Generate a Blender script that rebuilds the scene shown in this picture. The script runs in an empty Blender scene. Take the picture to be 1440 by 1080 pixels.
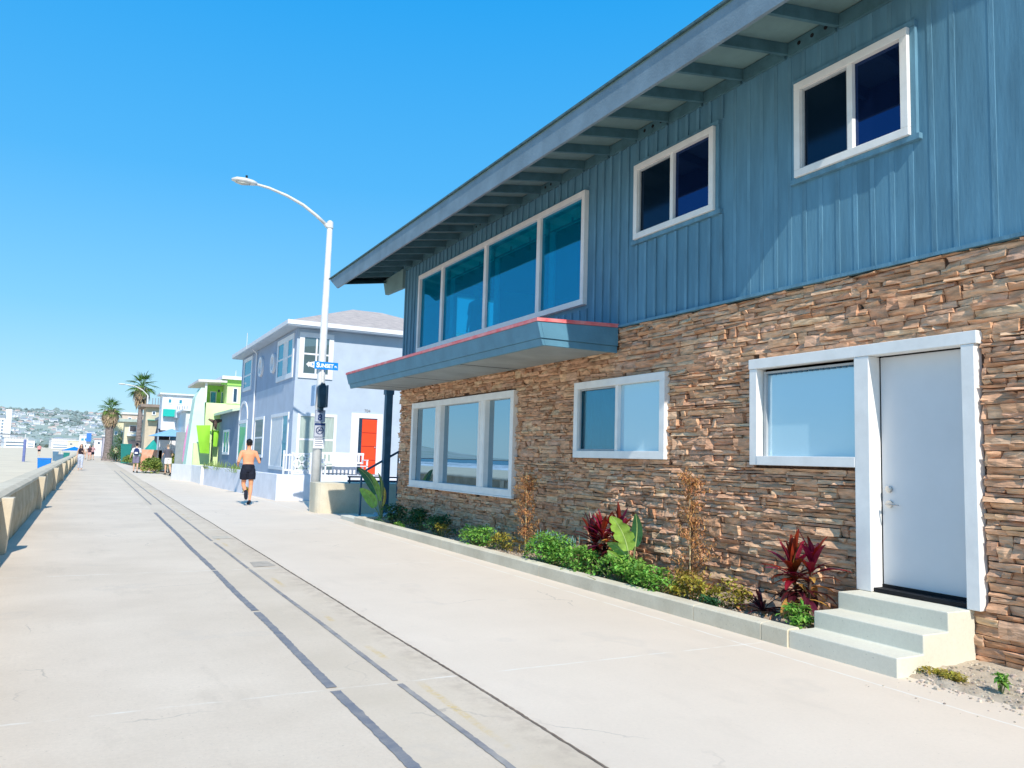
import bpy, bmesh, math, random
from math import sin, cos, pi, radians, sqrt, atan2, hypot
from mathutils import Vector, Matrix, noise, Quaternion
R = random.Random(7)
sc = bpy.context.scene
COL = sc.collection
# ------------------------------------------------------------------ camera
F, YAW, PITCH, ROLL, CH = 1119.18, 0.484552, 0.0949195, 0.028793, 1.5
fwd = Vector((sin(YAW)*cos(PITCH), cos(YAW)*cos(PITCH), sin(PITCH)))
rt = Vector((cos(YAW), -sin(YAW), 0)); up = rt.cross(fwd)
rgt = rt*cos(ROLL)+up*sin(ROLL); upp = -rt*sin(ROLL)+up*cos(ROLL)
cd = bpy.data.cameras.new("camera"); cam = bpy.data.objects.new("camera", cd); COL.objects.link(cam)
cam.matrix_world = Matrix(((rgt.x, upp.x, -fwd.x, 0), (rgt.y, upp.y, -fwd.y, 0), (rgt.z, upp.z, -fwd.z, CH), (0, 0, 0, 1)))
cd.sensor_width = 36; cd.lens = F/1440*36; cd.clip_start = 0.05; cd.clip_end = 30000
sc.camera = cam
def at(px, py, X=None, Y=None, Z=None):
    "the point of the place seen at a given spot of the photograph, at a known X, Y or Z"
    d = fwd + rgt*((px-720)/F) + upp*((540-py)/F)
    t = X/d.x if X is not None else (Y/d.y if Y is not None else (Z-CH)/d.z)
    return Vector((d.x*t, d.y*t, d.z*t+CH))
# ------------------------------------------------------------------ light
sun_to = Vector((-0.20, -1.1, 1.0)).normalized()
elev = math.asin(sun_to.z); rot = atan2(sun_to.x, sun_to.y)
W = bpy.data.worlds.new("World"); sc.world = W; W.use_nodes = True
nt = W.node_tree; nt.nodes.clear()
sky = nt.nodes.new('ShaderNodeTexSky'); sky.sky_type = 'NISHITA'; sky.sun_disc = False
sky.sun_elevation = elev; sky.sun_rotation = rot; sky.air_density = 1.0; sky.dust_density = 0.6; sky.ozone_density = 2.0
hs = nt.nodes.new('ShaderNodeHueSaturation'); hs.inputs['Saturation'].default_value = 1.3; hs.inputs['Hue'].default_value = 0.49; hs.inputs['Value'].default_value = 1.2
bg = nt.nodes.new('ShaderNodeBackground'); bg.inputs['Strength'].default_value = 0.15
wo = nt.nodes.new('ShaderNodeOutputWorld')
# clear coastal air: a saturated gradient by elevation carries most of the colour, the sky model the rest
tcw = nt.nodes.new('ShaderNodeTexCoord'); sxw = nt.nodes.new('ShaderNodeSeparateXYZ'); rw = nt.nodes.new('ShaderNodeValToRGB'); mw = nt.nodes.new('ShaderNodeMix'); mw.data_type = 'RGBA'
nt.links.new(tcw.outputs['Generated'], sxw.inputs[0]); nt.links.new(sxw.outputs['Z'], rw.inputs[0])
SKY = [(0.0, (0.56, 0.80, 0.94)), (0.05, (0.40, 0.73, 0.96)), (0.16, (0.21, 0.61, 0.98)), (0.32, (0.08, 0.48, 0.97)), (0.55, (0.01, 0.38, 0.94)), (1.0, (0.005, 0.28, 0.80))]
el_ = rw.color_ramp.elements; el_[0].position = 0; el_[0].color = (*SKY[0][1], 1); el_[1].position = 1; el_[1].color = (*SKY[-1][1], 1)
for p_, c_ in SKY[1:-1]: q_ = el_.new(p_); q_.color = (*c_, 1)
sc_ = nt.nodes.new('ShaderNodeVectorMath'); sc_.operation = 'SCALE'; sc_.inputs['Scale'].default_value = 6.9; nt.links.new(rw.outputs[0], sc_.inputs[0])
nt.links.new(sky.outputs[0], hs.inputs['Color']); mw.inputs['Factor'].default_value = 0.85
nt.links.new(hs.outputs[0], mw.inputs['A']); nt.links.new(sc_.outputs[0], mw.inputs['B']); nt.links.new(mw.outputs['Result'], bg.inputs[0]); nt.links.new(bg.outputs[0], wo.inputs[0])
sl = bpy.data.lights.new("sun", 'SUN'); sl.energy = 5.0; sl.angle = radians(0.5); sl.color = (1.0, 0.93, 0.83)
so = bpy.data.objects.new("sun", sl); COL.objects.link(so); so.rotation_euler = sun_to.to_track_quat('Z', 'Y').to_euler(); so.location = (0, 0, 30)
sc.view_settings.view_transform = 'Standard'; sc.view_settings.look = 'None'; sc.view_settings.exposure = 0
# ------------------------------------------------------------------ materials
MATS = {}
def nodes_of(m): return m.node_tree.nodes, m.node_tree.links
def mat(name, col, rough=0.7, var=0.12, scale=6.0, bump=0.0, bscale=None, metal=0.0, spec=0.3, col2=None, transl=0.0, stretch=None, island=0.0, detail=5):
    if name in MATS: return MATS[name]
    m = bpy.data.materials.new(name); m.use_nodes = True; N, L = nodes_of(m)
    b = N['Principled BSDF']; b.inputs['Roughness'].default_value = rough; b.inputs['Metallic'].default_value = metal
    b.inputs['Specular IOR Level'].default_value = spec
    tc = N.new('ShaderNodeTexCoord'); mp = N.new('ShaderNodeMapping'); L.new(tc.outputs['Object'], mp.inputs[0])
    if stretch: mp.inputs['Scale'].default_value = stretch
    nz = N.new('ShaderNodeTexNoise'); nz.inputs['Scale'].default_value = scale; nz.inputs['Detail'].default_value = detail; nz.inputs['Roughness'].default_value = 0.6
    L.new(mp.outputs[0], nz.inputs['Vector'])
    mr = N.new('ShaderNodeMapRange'); mr.inputs[1].default_value = 0.3; mr.inputs[2].default_value = 0.7
    L.new(nz.outputs['Fac'], mr.inputs[0])
    mx = N.new('ShaderNodeMix'); mx.data_type = 'RGBA'
    c = col; d = col2 or tuple(max(0, x*(1-2*var)) for x in col)
    e = col if col2 else tuple(min(1, x*(1+var)) for x in col)
    mx.inputs['A'].default_value = (*d, 1); mx.inputs['B'].default_value = (*e, 1)
    L.new(mr.outputs[0], mx.inputs['Factor']); out = mx.outputs['Result']
    if island > 0:
        g = N.new('ShaderNodeNewGeometry'); h = N.new('ShaderNodeHueSaturation')
        m2 = N.new('ShaderNodeMapRange'); m2.inputs[3].default_value = 1-island; m2.inputs[4].default_value = 1+island
        L.new(g.outputs['Random Per Island'], m2.inputs[0]); L.new(m2.outputs[0], h.inputs['Value'])
        m3 = N.new('ShaderNodeMapRange'); m3.inputs[3].default_value = 0.5+island*0.06; m3.inputs[4].default_value = 0.5-island*0.06
        mu = N.new('ShaderNodeMath'); mu.operation = 'FRACT'; mm = N.new('ShaderNodeMath'); mm.operation = 'MULTIPLY'; mm.inputs[1].default_value = 7.3
        L.new(g.outputs['Random Per Island'], mm.inputs[0]); L.new(mm.outputs[0], mu.inputs[0]); L.new(mu.outputs[0], m3.inputs[0]); L.new(m3.outputs[0], h.inputs['Hue'])
        L.new(out, h.inputs['Color']); out = h.outputs[0]
    L.new(out, b.inputs['Base Color'])
    if bump:
        n2 = N.new('ShaderNodeTexNoise'); n2.inputs['Scale'].default_value = bscale or scale*6; n2.inputs['Detail'].default_value = 6
        L.new(mp.outputs[0], n2.inputs['Vector']); bp = N.new('ShaderNodeBump'); bp.inputs['Strength'].default_value = bump; bp.inputs['Distance'].default_value = 0.01
        L.new(n2.outputs['Fac'], bp.inputs['Height']); L.new(bp.outputs[0], b.inputs['Normal'])
    if transl:
        t = N.new('ShaderNodeBsdfTranslucent'); L.new(out, t.inputs[0]); ms = N.new('ShaderNodeMixShader'); ms.inputs[0].default_value = transl
        L.new(b.outputs[0], ms.inputs[1]); L.new(t.outputs[0], ms.inputs[2]); L.new(ms.outputs[0], N['Material Output'].inputs[0])
    MATS[name] = m; return m
def glass(name, dark, refl, tint=(1, 1, 1), transp=0.0, rough=0.0, emit=None, wav=0.0):
    "window glass: a dim body or a see-through tint under a mirror reflection that grows at grazing angles"
    if name in MATS: return MATS[name]
    m = bpy.data.materials.new(name); m.use_nodes = True; N, L = nodes_of(m); N.remove(N['Principled BSDF'])
    d = N.new('ShaderNodeBsdfDiffuse'); d.inputs[0].default_value = (*dark, 1)
    body = d.outputs[0]
    if transp > 0:
        t = N.new('ShaderNodeBsdfTransparent'); t.inputs[0].default_value = (*tint, 1)
        a = N.new('ShaderNodeMixShader'); a.inputs[0].default_value = transp; L.new(d.outputs[0], a.inputs[1]); L.new(t.outputs[0], a.inputs[2]); body = a.outputs[0]
    g = N.new('ShaderNodeBsdfGlossy'); g.inputs[0].default_value = (*(emit or (0.9, 0.95, 1)), 1); g.inputs['Roughness'].default_value = rough
    lw = N.new('ShaderNodeLayerWeight'); lw.inputs[0].default_value = 0.4
    mr = N.new('ShaderNodeMapRange'); mr.inputs[3].default_value = refl; mr.inputs[4].default_value = min(1, refl+0.35)
    L.new(lw.outputs['Fresnel'], mr.inputs[0]); s = N.new('ShaderNodeMixShader')
    L.new(mr.outputs[0], s.inputs[0]); L.new(body, s.inputs[1]); L.new(g.outputs[0], s.inputs[2]); L.new(s.outputs[0], N['Material Output'].inputs[0])
    if wav:
        tc = N.new('ShaderNodeTexCoord'); nz = N.new('ShaderNodeTexNoise'); nz.inputs['Scale'].default_value = 1.3; nz.inputs['Detail'].default_value = 1
        bp = N.new('ShaderNodeBump'); bp.inputs['Strength'].default_value = wav; bp.inputs['Distance'].default_value = 0.02
        L.new(tc.outputs['Object'], nz.inputs[0]); L.new(nz.outputs[0], bp.inputs['Height']); L.new(bp.outputs[0], g.inputs['Normal'])
    MATS[name] = m; return m
# ------------------------------------------------------------------ mesh builder
class MB:
    def __init__(s): s.v = []; s.f = []
    def add(s, vs, fs):
        o = len(s.v); s.v += [tuple(p) for p in vs]; s.f += [tuple(i+o for i in f) for f in fs]; return s
    def box(s, x0, x1, y0, y1, z0, z1):
        vs = [(x, y, z) for z in (z0, z1) for y in (y0, y1) for x in (x0, x1)]
        return s.add(vs, [(0, 2, 3, 1), (4, 5, 7, 6), (0, 1, 5, 4), (2, 6, 7, 3), (0, 4, 6, 2), (1, 3, 7, 5)])
    def hexa(s, lo, hi):
        "lo, hi: four corners each, same order (counter-clockwise from above)"
        return s.add(list(lo)+list(hi), [(3, 2, 1, 0), (4, 5, 6, 7), (0, 1, 5, 4), (1, 2, 6, 5), (2, 3, 7, 6), (3, 0, 4, 7)])
    def prism(s, poly, axis, a, b):
        "poly of (u,v); axis 'x': u=y v=z, 'y': u=x v=z, 'z': u=x v=y"
        n = len(poly)
        def P(u, v, w): return {'x': (w, u, v), 'y': (u, w, v), 'z': (u, v, w)}[axis]
        vs = [P(u, v, a) for u, v in poly]+[P(u, v, b) for u, v in poly]
        fs = [tuple(range(n-1, -1, -1)), tuple(range(n, 2*n))]+[(i, (i+1) % n, n+(i+1) % n, n+i) for i in range(n)]
        return s.add(vs, fs)
    def tube(s, pts, rad, n=8, cap=True, ref=None):
        pts = [Vector(p) for p in pts]; k = len(pts)
        if not isinstance(rad, (list, tuple)): rad = [rad]*k
        u = None; vs = []; fs = []
        for i, p in enumerate(pts):
            t = (pts[min(i+1, k-1)]-pts[max(i-1, 0)])
            t = t.normalized() if t.length > 1e-9 else Vector((0, 0, 1))
            if u is None: r0 = Vector(ref) if ref else (Vector((1, 0, 0)) if abs(t.x) < 0.9 else Vector((0, 1, 0)))
            else: r0 = u
            u = (r0-t*r0.dot(t)); u = u.normalized() if u.length > 1e-6 else t.orthogonal().normalized(); w = t.cross(u)
            a, b = (rad[i] if isinstance(rad[i], tuple) else (rad[i], rad[i]))
            for j in range(n):
                q = 2*pi*j/n; vs.append(p+u*cos(q)*a+w*sin(q)*b)
        for i in range(k-1):
            for j in range(n): fs.append((i*n+j, i*n+(j+1) % n, (i+1)*n+(j+1) % n, (i+1)*n+j))
        if cap: fs += [tuple(range(n-1, -1, -1)), tuple(range((k-1)*n, k*n))]
        return s.add(vs, fs)
    def bar(s, a, b, w, h, up=(0, 0, 1)):
        a = Vector(a); b = Vector(b); t = (b-a).normalized(); u = Vector(up).cross(t)
        u = u.normalized() if u.length > 1e-5 else t.orthogonal().normalized(); v = t.cross(u)
        def c(p): return [p-u*w/2-v*h/2, p+u*w/2-v*h/2, p+u*w/2+v*h/2, p-u*w/2+v*h/2]
        return s.add(c(a)+c(b), [(3, 2, 1, 0), (4, 5, 6, 7), (0, 1, 5, 4), (1, 2, 6, 5), (2, 3, 7, 6), (3, 0, 4, 7)])
    def ball(s, c, r, n=10, m=7):
        if not isinstance(r, (tuple, list)): r = (r, r, r)
        vs = [(c[0], c[1], c[2]-r[2])]
        for i in range(1, m):
            a = -pi/2+pi*i/m
            for j in range(n): q = 2*pi*j/n; vs.append((c[0]+r[0]*cos(a)*cos(q), c[1]+r[1]*cos(a)*sin(q), c[2]+r[2]*sin(a)))
        vs.append((c[0], c[1], c[2]+r[2])); fs = []
        for j in range(n): fs.append((0, 1+(j+1) % n, 1+j)); fs.append((len(vs)-1, len(vs)-1-n+j, len(vs)-1-n+(j+1) % n))
        for i in range(m-2):
            for j in range(n): fs.append((1+i*n+j, 1+i*n+(j+1) % n, 1+(i+1)*n+(j+1) % n, 1+(i+1)*n+j))
        return s.add(vs, fs)
    def build(s, name, m, parent=None, bevel=0, smooth=False, loc=None):
        me = bpy.data.meshes.new(name)
        off = Vector(loc) if loc is not None else None
        vs = s.v if off is None else [tuple(Vector(p)-off) for p in s.v]
        me.from_pydata(vs, [], s.f); me.materials.append(m); me.update()
        o = bpy.data.objects.new(name, me); COL.objects.link(o)
        if off is not None and parent is None: o.location = off
        if parent is not None: o.parent = parent
        if bevel:
            bv = o.modifiers.new("bevel", 'BEVEL'); bv.width = bevel; bv.segments = 2; bv.limit_method = 'ANGLE'; bv.angle_limit = radians(40)
        if smooth: me.polygons.foreach_set('use_smooth', [True]*len(me.polygons))
        return o
def tag(o, label=None, cat=None, group=None, kind=None):
    if label: o['label'] = label
    if cat: o['category'] = cat
    if group: o['group'] = group
    if kind: o['kind'] = kind
    return o
def empty(name, loc, rz=0.0, label=None, cat=None, group=None):
    o = bpy.data.objects.new(name, None); o.empty_display_size = 0.3; COL.objects.link(o); o.location = loc; o.rotation_euler = (0, 0, rz)
    return tag(o, label, cat, group)
def copy_tree(o, parent=None, kids=None):
    if kids is None:
        kids = {}
        for q in list(sc.objects): kids.setdefault(q.parent, []).append(q)
    c = o.copy(); COL.objects.link(c)
    if parent is not None: c.parent = parent
    for ch in kids.get(o, []): copy_tree(ch, c, kids)
    return c
def struct(name, mb, m, **k): return tag(mb.build(name, m, **k), kind='structure')
class Wall:
    "boxes in a wall plane: 'X' faces -X (u runs along Y), 'Y' faces -Y (u runs along X); depth d grows into the wall"
    def __init__(s, plane, c): s.p = plane; s.c = c
    def box(s, mb, u0, u1, d0, d1, z0, z1):
        return mb.box(s.c+d0, s.c+d1, u0, u1, z0, z1) if s.p == 'X' else mb.box(u0, u1, s.c+d0, s.c+d1, z0, z1)
    def pt(s, u, d, z): return (s.c+d, u, z) if s.p == 'X' else (u, s.c+d, z)
    def frame(s, mb, u0, u1, z0, z1, w, d0, d1):
        s.box(mb, u0, u1, d0, d1, z1-w, z1); s.box(mb, u0, u1, d0, d1, z0, z0+w)
        s.box(mb, u0, u0+w, d0, d1, z0+w, z1-w); s.box(mb, u1-w, u1, d0, d1, z0+w, z1-w); return mb
    def holes(s, mb, u0, u1, z0, z1, rects, d0, d1):
        us = sorted({u0, u1, *[r[0] for r in rects], *[r[1] for r in rects]}); us = [u for u in us if u0 <= u <= u1]
        for a, b in zip(us, us[1:]):
            blk = sorted([(r[2], r[3]) for r in rects if r[0] < b-1e-6 and r[1] > a+1e-6]); z = z0
            for p, q in blk:
                if p > z+1e-6: s.box(mb, a, b, d0, d1, z, p)
                z = max(z, q)
            if z < z1-1e-6: s.box(mb, a, b, d0, d1, z, z1)
        return mb
    def window(s, parent, u0, u1, z0, z1, w, mull=(), out=0.04, inn=0.05, fm=None, pm=None, panes=None, mw=0.04, name='window', bars=(), reveal=0.12):
        "casing proud of the wall, sashes set back, one pane per light"
        f = MB(); s.frame(f, u0, u1, z0, z1, w, -out, inn)
        ms = sorted(mull)
        for m_ in ms: s.box(f, m_-mw/2, m_+mw/2, -out+0.015, inn, z0+w, z1-w)
        for zb in bars: s.box(f, u0+w, u1-w, -out+0.02, inn-0.004, zb-mw/2, zb+mw/2)
        fo = f.build(name, fm or M['white_frame'], parent, bevel=0.004 if u1-u0 > 0.9 and s.c < 8 else 0)
        es = [u0+w]+[x for m_ in ms for x in (m_-mw/2, m_+mw/2)]+[u1-w]
        for i in range(0, len(es), 2):
            p = MB(); s.box(p, es[i]+0.001, es[i+1]-0.001, inn-0.02, inn-0.012, z0+w+0.001, z1-w-0.001)
            mm = panes[i//2] if panes else (pm or M['glass_dark'])
            p.build('pane', mm, fo)
        return fo
def text_mesh(body, size, loc, rotm, m, parent, name='lettering', align='CENTER', ext=0.002, bold=0.0, sx=1.0):
    cu = bpy.data.curves.new(name, 'FONT'); cu.body = body; cu.size = size; cu.align_x = align; cu.align_y = 'CENTER'; cu.extrude = ext; cu.offset = bold
    t = bpy.data.objects.new(name, cu); COL.objects.link(t); dg = bpy.context.evaluated_depsgraph_get()
    me = bpy.data.meshes.new_from_object(t.evaluated_get(dg)); bpy.data.objects.remove(t)
    me.transform(Matrix.Translation(loc) @ rotm.to_4x4() @ Matrix.Diagonal((sx, 1, 1, 1)))
    me.materials.clear(); me.materials.append(m); o = bpy.data.objects.new(name, me); COL.objects.link(o); o.parent = parent
    return o
FACE_Y = Matrix(((1, 0, 0), (0, 0, -1), (0, 1, 0)))      # lettering that faces -Y
M = {}
def concrete(name, light, dark, joints=False, stain=0.5, scale=0.5):
    m = bpy.data.materials.new(name); m.use_nodes = True; N, L = nodes_of(m); b = N['Principled BSDF']; b.inputs['Roughness'].default_value = 0.9; b.inputs['Specular IOR Level'].default_value = 0.2
    tc = N.new('ShaderNodeTexCoord')
    def nz(sc_, det=6, rough=0.6, st=None):
        n = N.new('ShaderNodeTexNoise'); n.inputs['Scale'].default_value = sc_; n.inputs['Detail'].default_value = det; n.inputs['Roughness'].default_value = rough
        if st:
            mp = N.new('ShaderNodeMapping'); mp.inputs['Scale'].default_value = st; L.new(tc.outputs['Object'], mp.inputs[0]); L.new(mp.outputs[0], n.inputs[0])
        else: L.new(tc.outputs['Object'], n.inputs[0])
        return n.outputs['Fac']
    def rng(x, a, b_, c, d):
        r = N.new('ShaderNodeMapRange'); L.new(x, r.inputs[0])
        for i, v in enumerate((a, b_, c, d)): r.inputs[i+1].default_value = v
        return r.outputs[0]
    def mixc(f, A, B):
        x = N.new('ShaderNodeMix'); x.data_type = 'RGBA'
        if isinstance(f, float): x.inputs['Factor'].default_value = f
        else: L.new(f, x.inputs['Factor'])
        for k, v in (('A', A), ('B', B)):
            if isinstance(v, tuple): x.inputs[k].default_value = (*v, 1)
            else: L.new(v, x.inputs[k])
        return x.outputs['Result']
    c = mixc(rng(nz(scale, 8, 0.65), 0.35, 0.68, 0, 1), dark, light)
    c = mixc(rng(nz(38, 4, 0.7), 0.3, 0.75, 0.22, 0.0), c, tuple(x*0.6 for x in dark))
    c = mixc(rng(nz(1.7, 7, 0.7, (1, 0.35, 1)), 0.56, 0.75, 0, stain), c, tuple(x*0.72 for x in dark))
    c = mixc(rng(nz(150, 2, 0.5), 0.62, 0.72, 0, 0.3), c, tuple(min(1, x*1.25) for x in light))
    c = mixc(rng(nz(42, 3, 0.5), 0.67, 0.72, 0, 0.35), c, tuple(x*0.45 for x in dark))
    if joints:
        sx = N.new('ShaderNodeSeparateXYZ'); L.new(tc.outputs['Object'], sx.inputs[0])
        wob = rng(nz(3.0, 3), 0, 1, -0.02, 0.02)
        def band(axis, pos, width, edge=0.3):
            a = N.new('ShaderNodeMath'); a.operation = 'ADD'; L.new(sx.outputs[axis], a.inputs[0]); L.new(wob, a.inputs[1])
            s_ = N.new('ShaderNodeMath'); s_.operation = 'SUBTRACT'; L.new(a.outputs[0], s_.inputs[0]); s_.inputs[1].default_value = pos
            ab = N.new('ShaderNodeMath'); ab.operation = 'ABSOLUTE'; L.new(s_.outputs[0], ab.inputs[0])
            return rng(ab.outputs[0], width, width*(1-edge), 0, 1)
        def mul(a, b_):
            x = N.new('ShaderNodeMath'); x.operation = 'MULTIPLY'; L.new(a, x.inputs[0])
            if isinstance(b_, float): x.inputs[1].default_value = b_
            else: L.new(b_, x.inputs[1])
            return x.outputs[0]
        # patch of darker, rougher concrete between the tar strip and the long joint
        strip = mul(rng(sx.outputs['X'], 1.47, 1.50, 0, 1), rng(sx.outputs['X'], 2.36, 2.34, 0, 1))
        c = mixc(mul(strip, rng(nz(2.2, 6), 0.3, 0.7, 0.1, 0.5)), c, (dark[0]*0.84, dark[1]*0.84, dark[2]*0.80))
        right = rng(sx.outputs['X'], 2.37, 2.39, 0, 0.45)
        c = mixc(right, c, (light[0]*1.0, light[1]*1.02, light[2]*1.07))
        grit = mul(band('X', 2.30, 0.16, 0.9), rng(nz(7, 5), 0.42, 0.62, 0, 0.32))
        c = mixc(grit, c, (0.34, 0.27, 0.21))
        yl = mul(band('X', 2.06, 0.035, 0.5), mul(rng(nz(0.9, 4), 0.50, 0.60, 0, 0.8), rng(nz(30, 4), 0.35, 0.6, 0.15, 0.9)))
        c = mixc(yl, c, (0.62, 0.43, 0.12))
        # pale, gritty transverse joints
        jy = None
        for k, yy in enumerate((-0.4, 5.18, 10.8, 16.4, 22.0, 27.6, 33.2, 38.8, 44.4, 55.6)):
            bnd = mul(band('Y', yy, 0.014+0.004*k, 0.7), rng(nz(3.2, 5), 0.42, 0.6, 0.0, 0.7))
            c = mixc(bnd, c, (0.80, 0.76, 0.68) if k % 2 else (0.78, 0.74, 0.66))
        c = mixc(mul(band('X', 5.02, 0.012, 0.3), rng(nz(4, 3), 0.35, 0.5, 0.1, 0.7)), c, (0.8, 0.78, 0.72))
        # hairline cracks
        vo = N.new('ShaderNodeTexVoronoi'); vo.feature = 'DISTANCE_TO_EDGE'; vo.inputs['Scale'].default_value = 0.33
        dm = N.new('ShaderNodeVectorMath'); dm.operation = 'ADD'; nv = N.new('ShaderNodeTexNoise'); nv.inputs['Scale'].default_value = 1.4; nv.inputs['Detail'].default_value = 5
        L.new(tc.outputs['Object'], nv.inputs[0]); L.new(tc.outputs['Object'], dm.inputs[0]); L.new(nv.outputs['Color'], dm.inputs[1]); L.new(dm.outputs[0], vo.inputs['Vector'])
        cr = mul(rng(vo.outputs['Distance'], 0.0, 0.004, 1, 0), rng(nz(0.6, 2), 0.52, 0.58, 0, 0.5))
        c = mixc(cr, c, (0.3, 0.27, 0.23))
        # dried water stains
        st = mul(rng(nz(0.8, 3), 0.62, 0.66, 0, 1), rng(nz(0.8, 3), 0.70, 0.66, 0, 0.12))
        c = mixc(st, c, (0.4, 0.38, 0.35))
    L.new(c, b.inputs['Base Color'])
    bp = N.new('ShaderNodeBump'); bp.inputs['Strength'].default_value = 0.25; bp.inputs['Distance'].default_value = 0.004
    L.new(nz(90, 5, 0.7), bp.inputs['Height']); L.new(bp.outputs[0], b.inputs['Normal'])
    return m
M['walk'] = concrete('walk_concrete', (0.785, 0.67, 0.53), (0.66, 0.555, 0.43), joints=True, stain=0.5)
M['curb'] = concrete('curb_concrete', (0.80, 0.73, 0.57), (0.62, 0.55, 0.41), stain=0.5, scale=1.4)
M['step'] = concrete('step_concrete', (0.79, 0.765, 0.64), (0.70, 0.67, 0.55), stain=0.3, scale=1.2)
M['seawall'] = concrete('seawall_concrete', (0.62, 0.53, 0.38), (0.36, 0.29, 0.18), stain=0.8, scale=1.6)
M['seawall_top'] = concrete('seawall_top_concrete', (0.76, 0.66, 0.50), (0.60, 0.51, 0.37), stain=0.5, scale=1.2)
M['plaster_wall'] = mat('plaster_wall', (0.78, 0.79, 0.84), 0.9, 0.06, 2, 0.3, 60)
M['white_frame'] = mat('white_frame', (0.90, 0.88, 0.84), 0.45, 0.04, 5, 0.08, 40)
M['white'] = mat('white_paint', (0.80, 0.80, 0.82), 0.6, 0.05, 3)
M['siding'] = mat('siding_paint', (0.125, 0.28, 0.385), 0.7, 0.11, 7, 0.25, 40, spec=0.2, stretch=(1, 1, 0.14))
M['batten'] = mat('batten_paint', (0.14, 0.30, 0.405), 0.7, 0.14, 7, 0.3, 50, spec=0.2, stretch=(1, 1, 0.2))
M['fascia'] = mat('fascia_paint', (0.21, 0.28, 0.33), 0.6, 0.10, 3, 0.35, 40)
M['rafter'] = mat('rafter_paint', (0.085, 0.19, 0.23), 0.7, 0.14, 4, 0.3, 40)
M['soffit'] = mat('soffit_paint', (0.21, 0.33, 0.33), 0.8, 0.10, 1.6, 0.3, 30)
M['csoffit'] = mat('canopy_soffit_paint', (0.33, 0.37, 0.38), 0.8, 0.10, 1.6, 0.3, 30)
M['canopy'] = mat('canopy_paint', (0.11, 0.27, 0.375), 0.55, 0.08, 3, 0.2, 40)
M['flash'] = mat('red_flashing', (0.75, 0.10, 0.12), 0.6, 0.2, 5, 0.2, 40, col2=(0.75, 0.34, 0.33))
M['roofing'] = mat('roofing', (0.04, 0.10, 0.12), 0.9, 0.4, 12, 0.8, 60, col2=(0.12, 0.20, 0.22))
M['door'] = mat('door_paint', (0.70, 0.71, 0.72), 0.35, 0.03, 1.5, 0.03, 20, spec=0.5)
M['black'] = mat('black_rubber', (0.012, 0.012, 0.015), 0.7, 0.2, 10)
M['steel'] = mat('brushed_steel', (0.6, 0.58, 0.55), 0.3, 0.05, 20, metal=1.0)
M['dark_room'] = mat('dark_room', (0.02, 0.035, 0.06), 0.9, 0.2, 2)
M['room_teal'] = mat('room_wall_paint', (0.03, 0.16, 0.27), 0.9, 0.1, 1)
M['valance'] = mat('blind_fabric', (0.15, 0.88, 0.72), 0.8, 0.1, 6)
M['galv'] = mat('lamp_paint', (0.72, 0.72, 0.70), 0.5, 0.08, 4, metal=0.1)
M['rail'] = mat('rail_paint', (0.05, 0.13, 0.20), 0.5, 0.1, 6)
M['bluestep'] = mat('blue_step_paint', (0.30, 0.44, 0.52), 0.7, 0.1, 4)
M['grey_stucco'] = mat('grey_stucco', (0.475, 0.55, 0.635), 0.9, 0.05, 1.5, 0.5, 70)
M['grey_front'] = M['grey_stucco']
M['trimwhite'] = mat('trim_white', (0.78, 0.79, 0.82), 0.6, 0.03, 4)
M['shingle'] = mat('roof_shingle', (0.60, 0.52, 0.46), 0.95, 0.2, 4, 0.9, 18, col2=(0.30, 0.265, 0.25), stretch=(1, 3, 12))
M['red_door'] = mat('red_door_paint', (0.90, 0.075, 0.02), 0.5, 0.04, 4)
M['glass_mirror'] = glass('glass_mirror', (0.02, 0.03, 0.05), 0.50, wav=0.02, emit=(0.62, 0.84, 0.98))
M['glass_navy'] = glass('glass_navy', (0.003, 0.008, 0.03), 0.10, emit=(0.22, 0.40, 0.95), wav=0.05)
M['glass_screen'] = glass('glass_screen', (0.004, 0.012, 0.022), 0.035, emit=(0.35, 0.5, 0.8), rough=0.12)
M['glass_dark'] = glass('glass_dark', (0.03, 0.06, 0.09), 0.30)
M['glass_teal'] = glass('glass_teal', (0.0, 0.28, 0.42), 0.09, tint=(0.25, 0.92, 0.98), transp=0.72, emit=(0.3, 0.75, 1))
M['glass_frost'] = glass('glass_frost', (0.42, 0.60, 0.70), 0.30, emit=(0.66, 0.88, 1), rough=0.06)
M['glass_curtain'] = glass('glass_curtain', (0.03, 0.13, 0.17), 0.10, tint=(0.45, 0.8, 0.88), transp=0.85, emit=(0.6, 0.85, 1))
M['curtain'] = mat('curtain_fabric', (0.22, 0.42, 0.46), 0.8, 0.1, 4)
M['glass_lt'] = glass('glass_light', (0.16, 0.34, 0.40), 0.25)
M['sheer_green'] = mat('sheer_green_fabric', (0.42, 0.50, 0.45), 0.8, 0.12, 5, stretch=(6, 6, 0.5))
M['sheer'] = mat('sheer_fabric', (0.72, 0.74, 0.76), 0.8, 0.05, 6)
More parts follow.
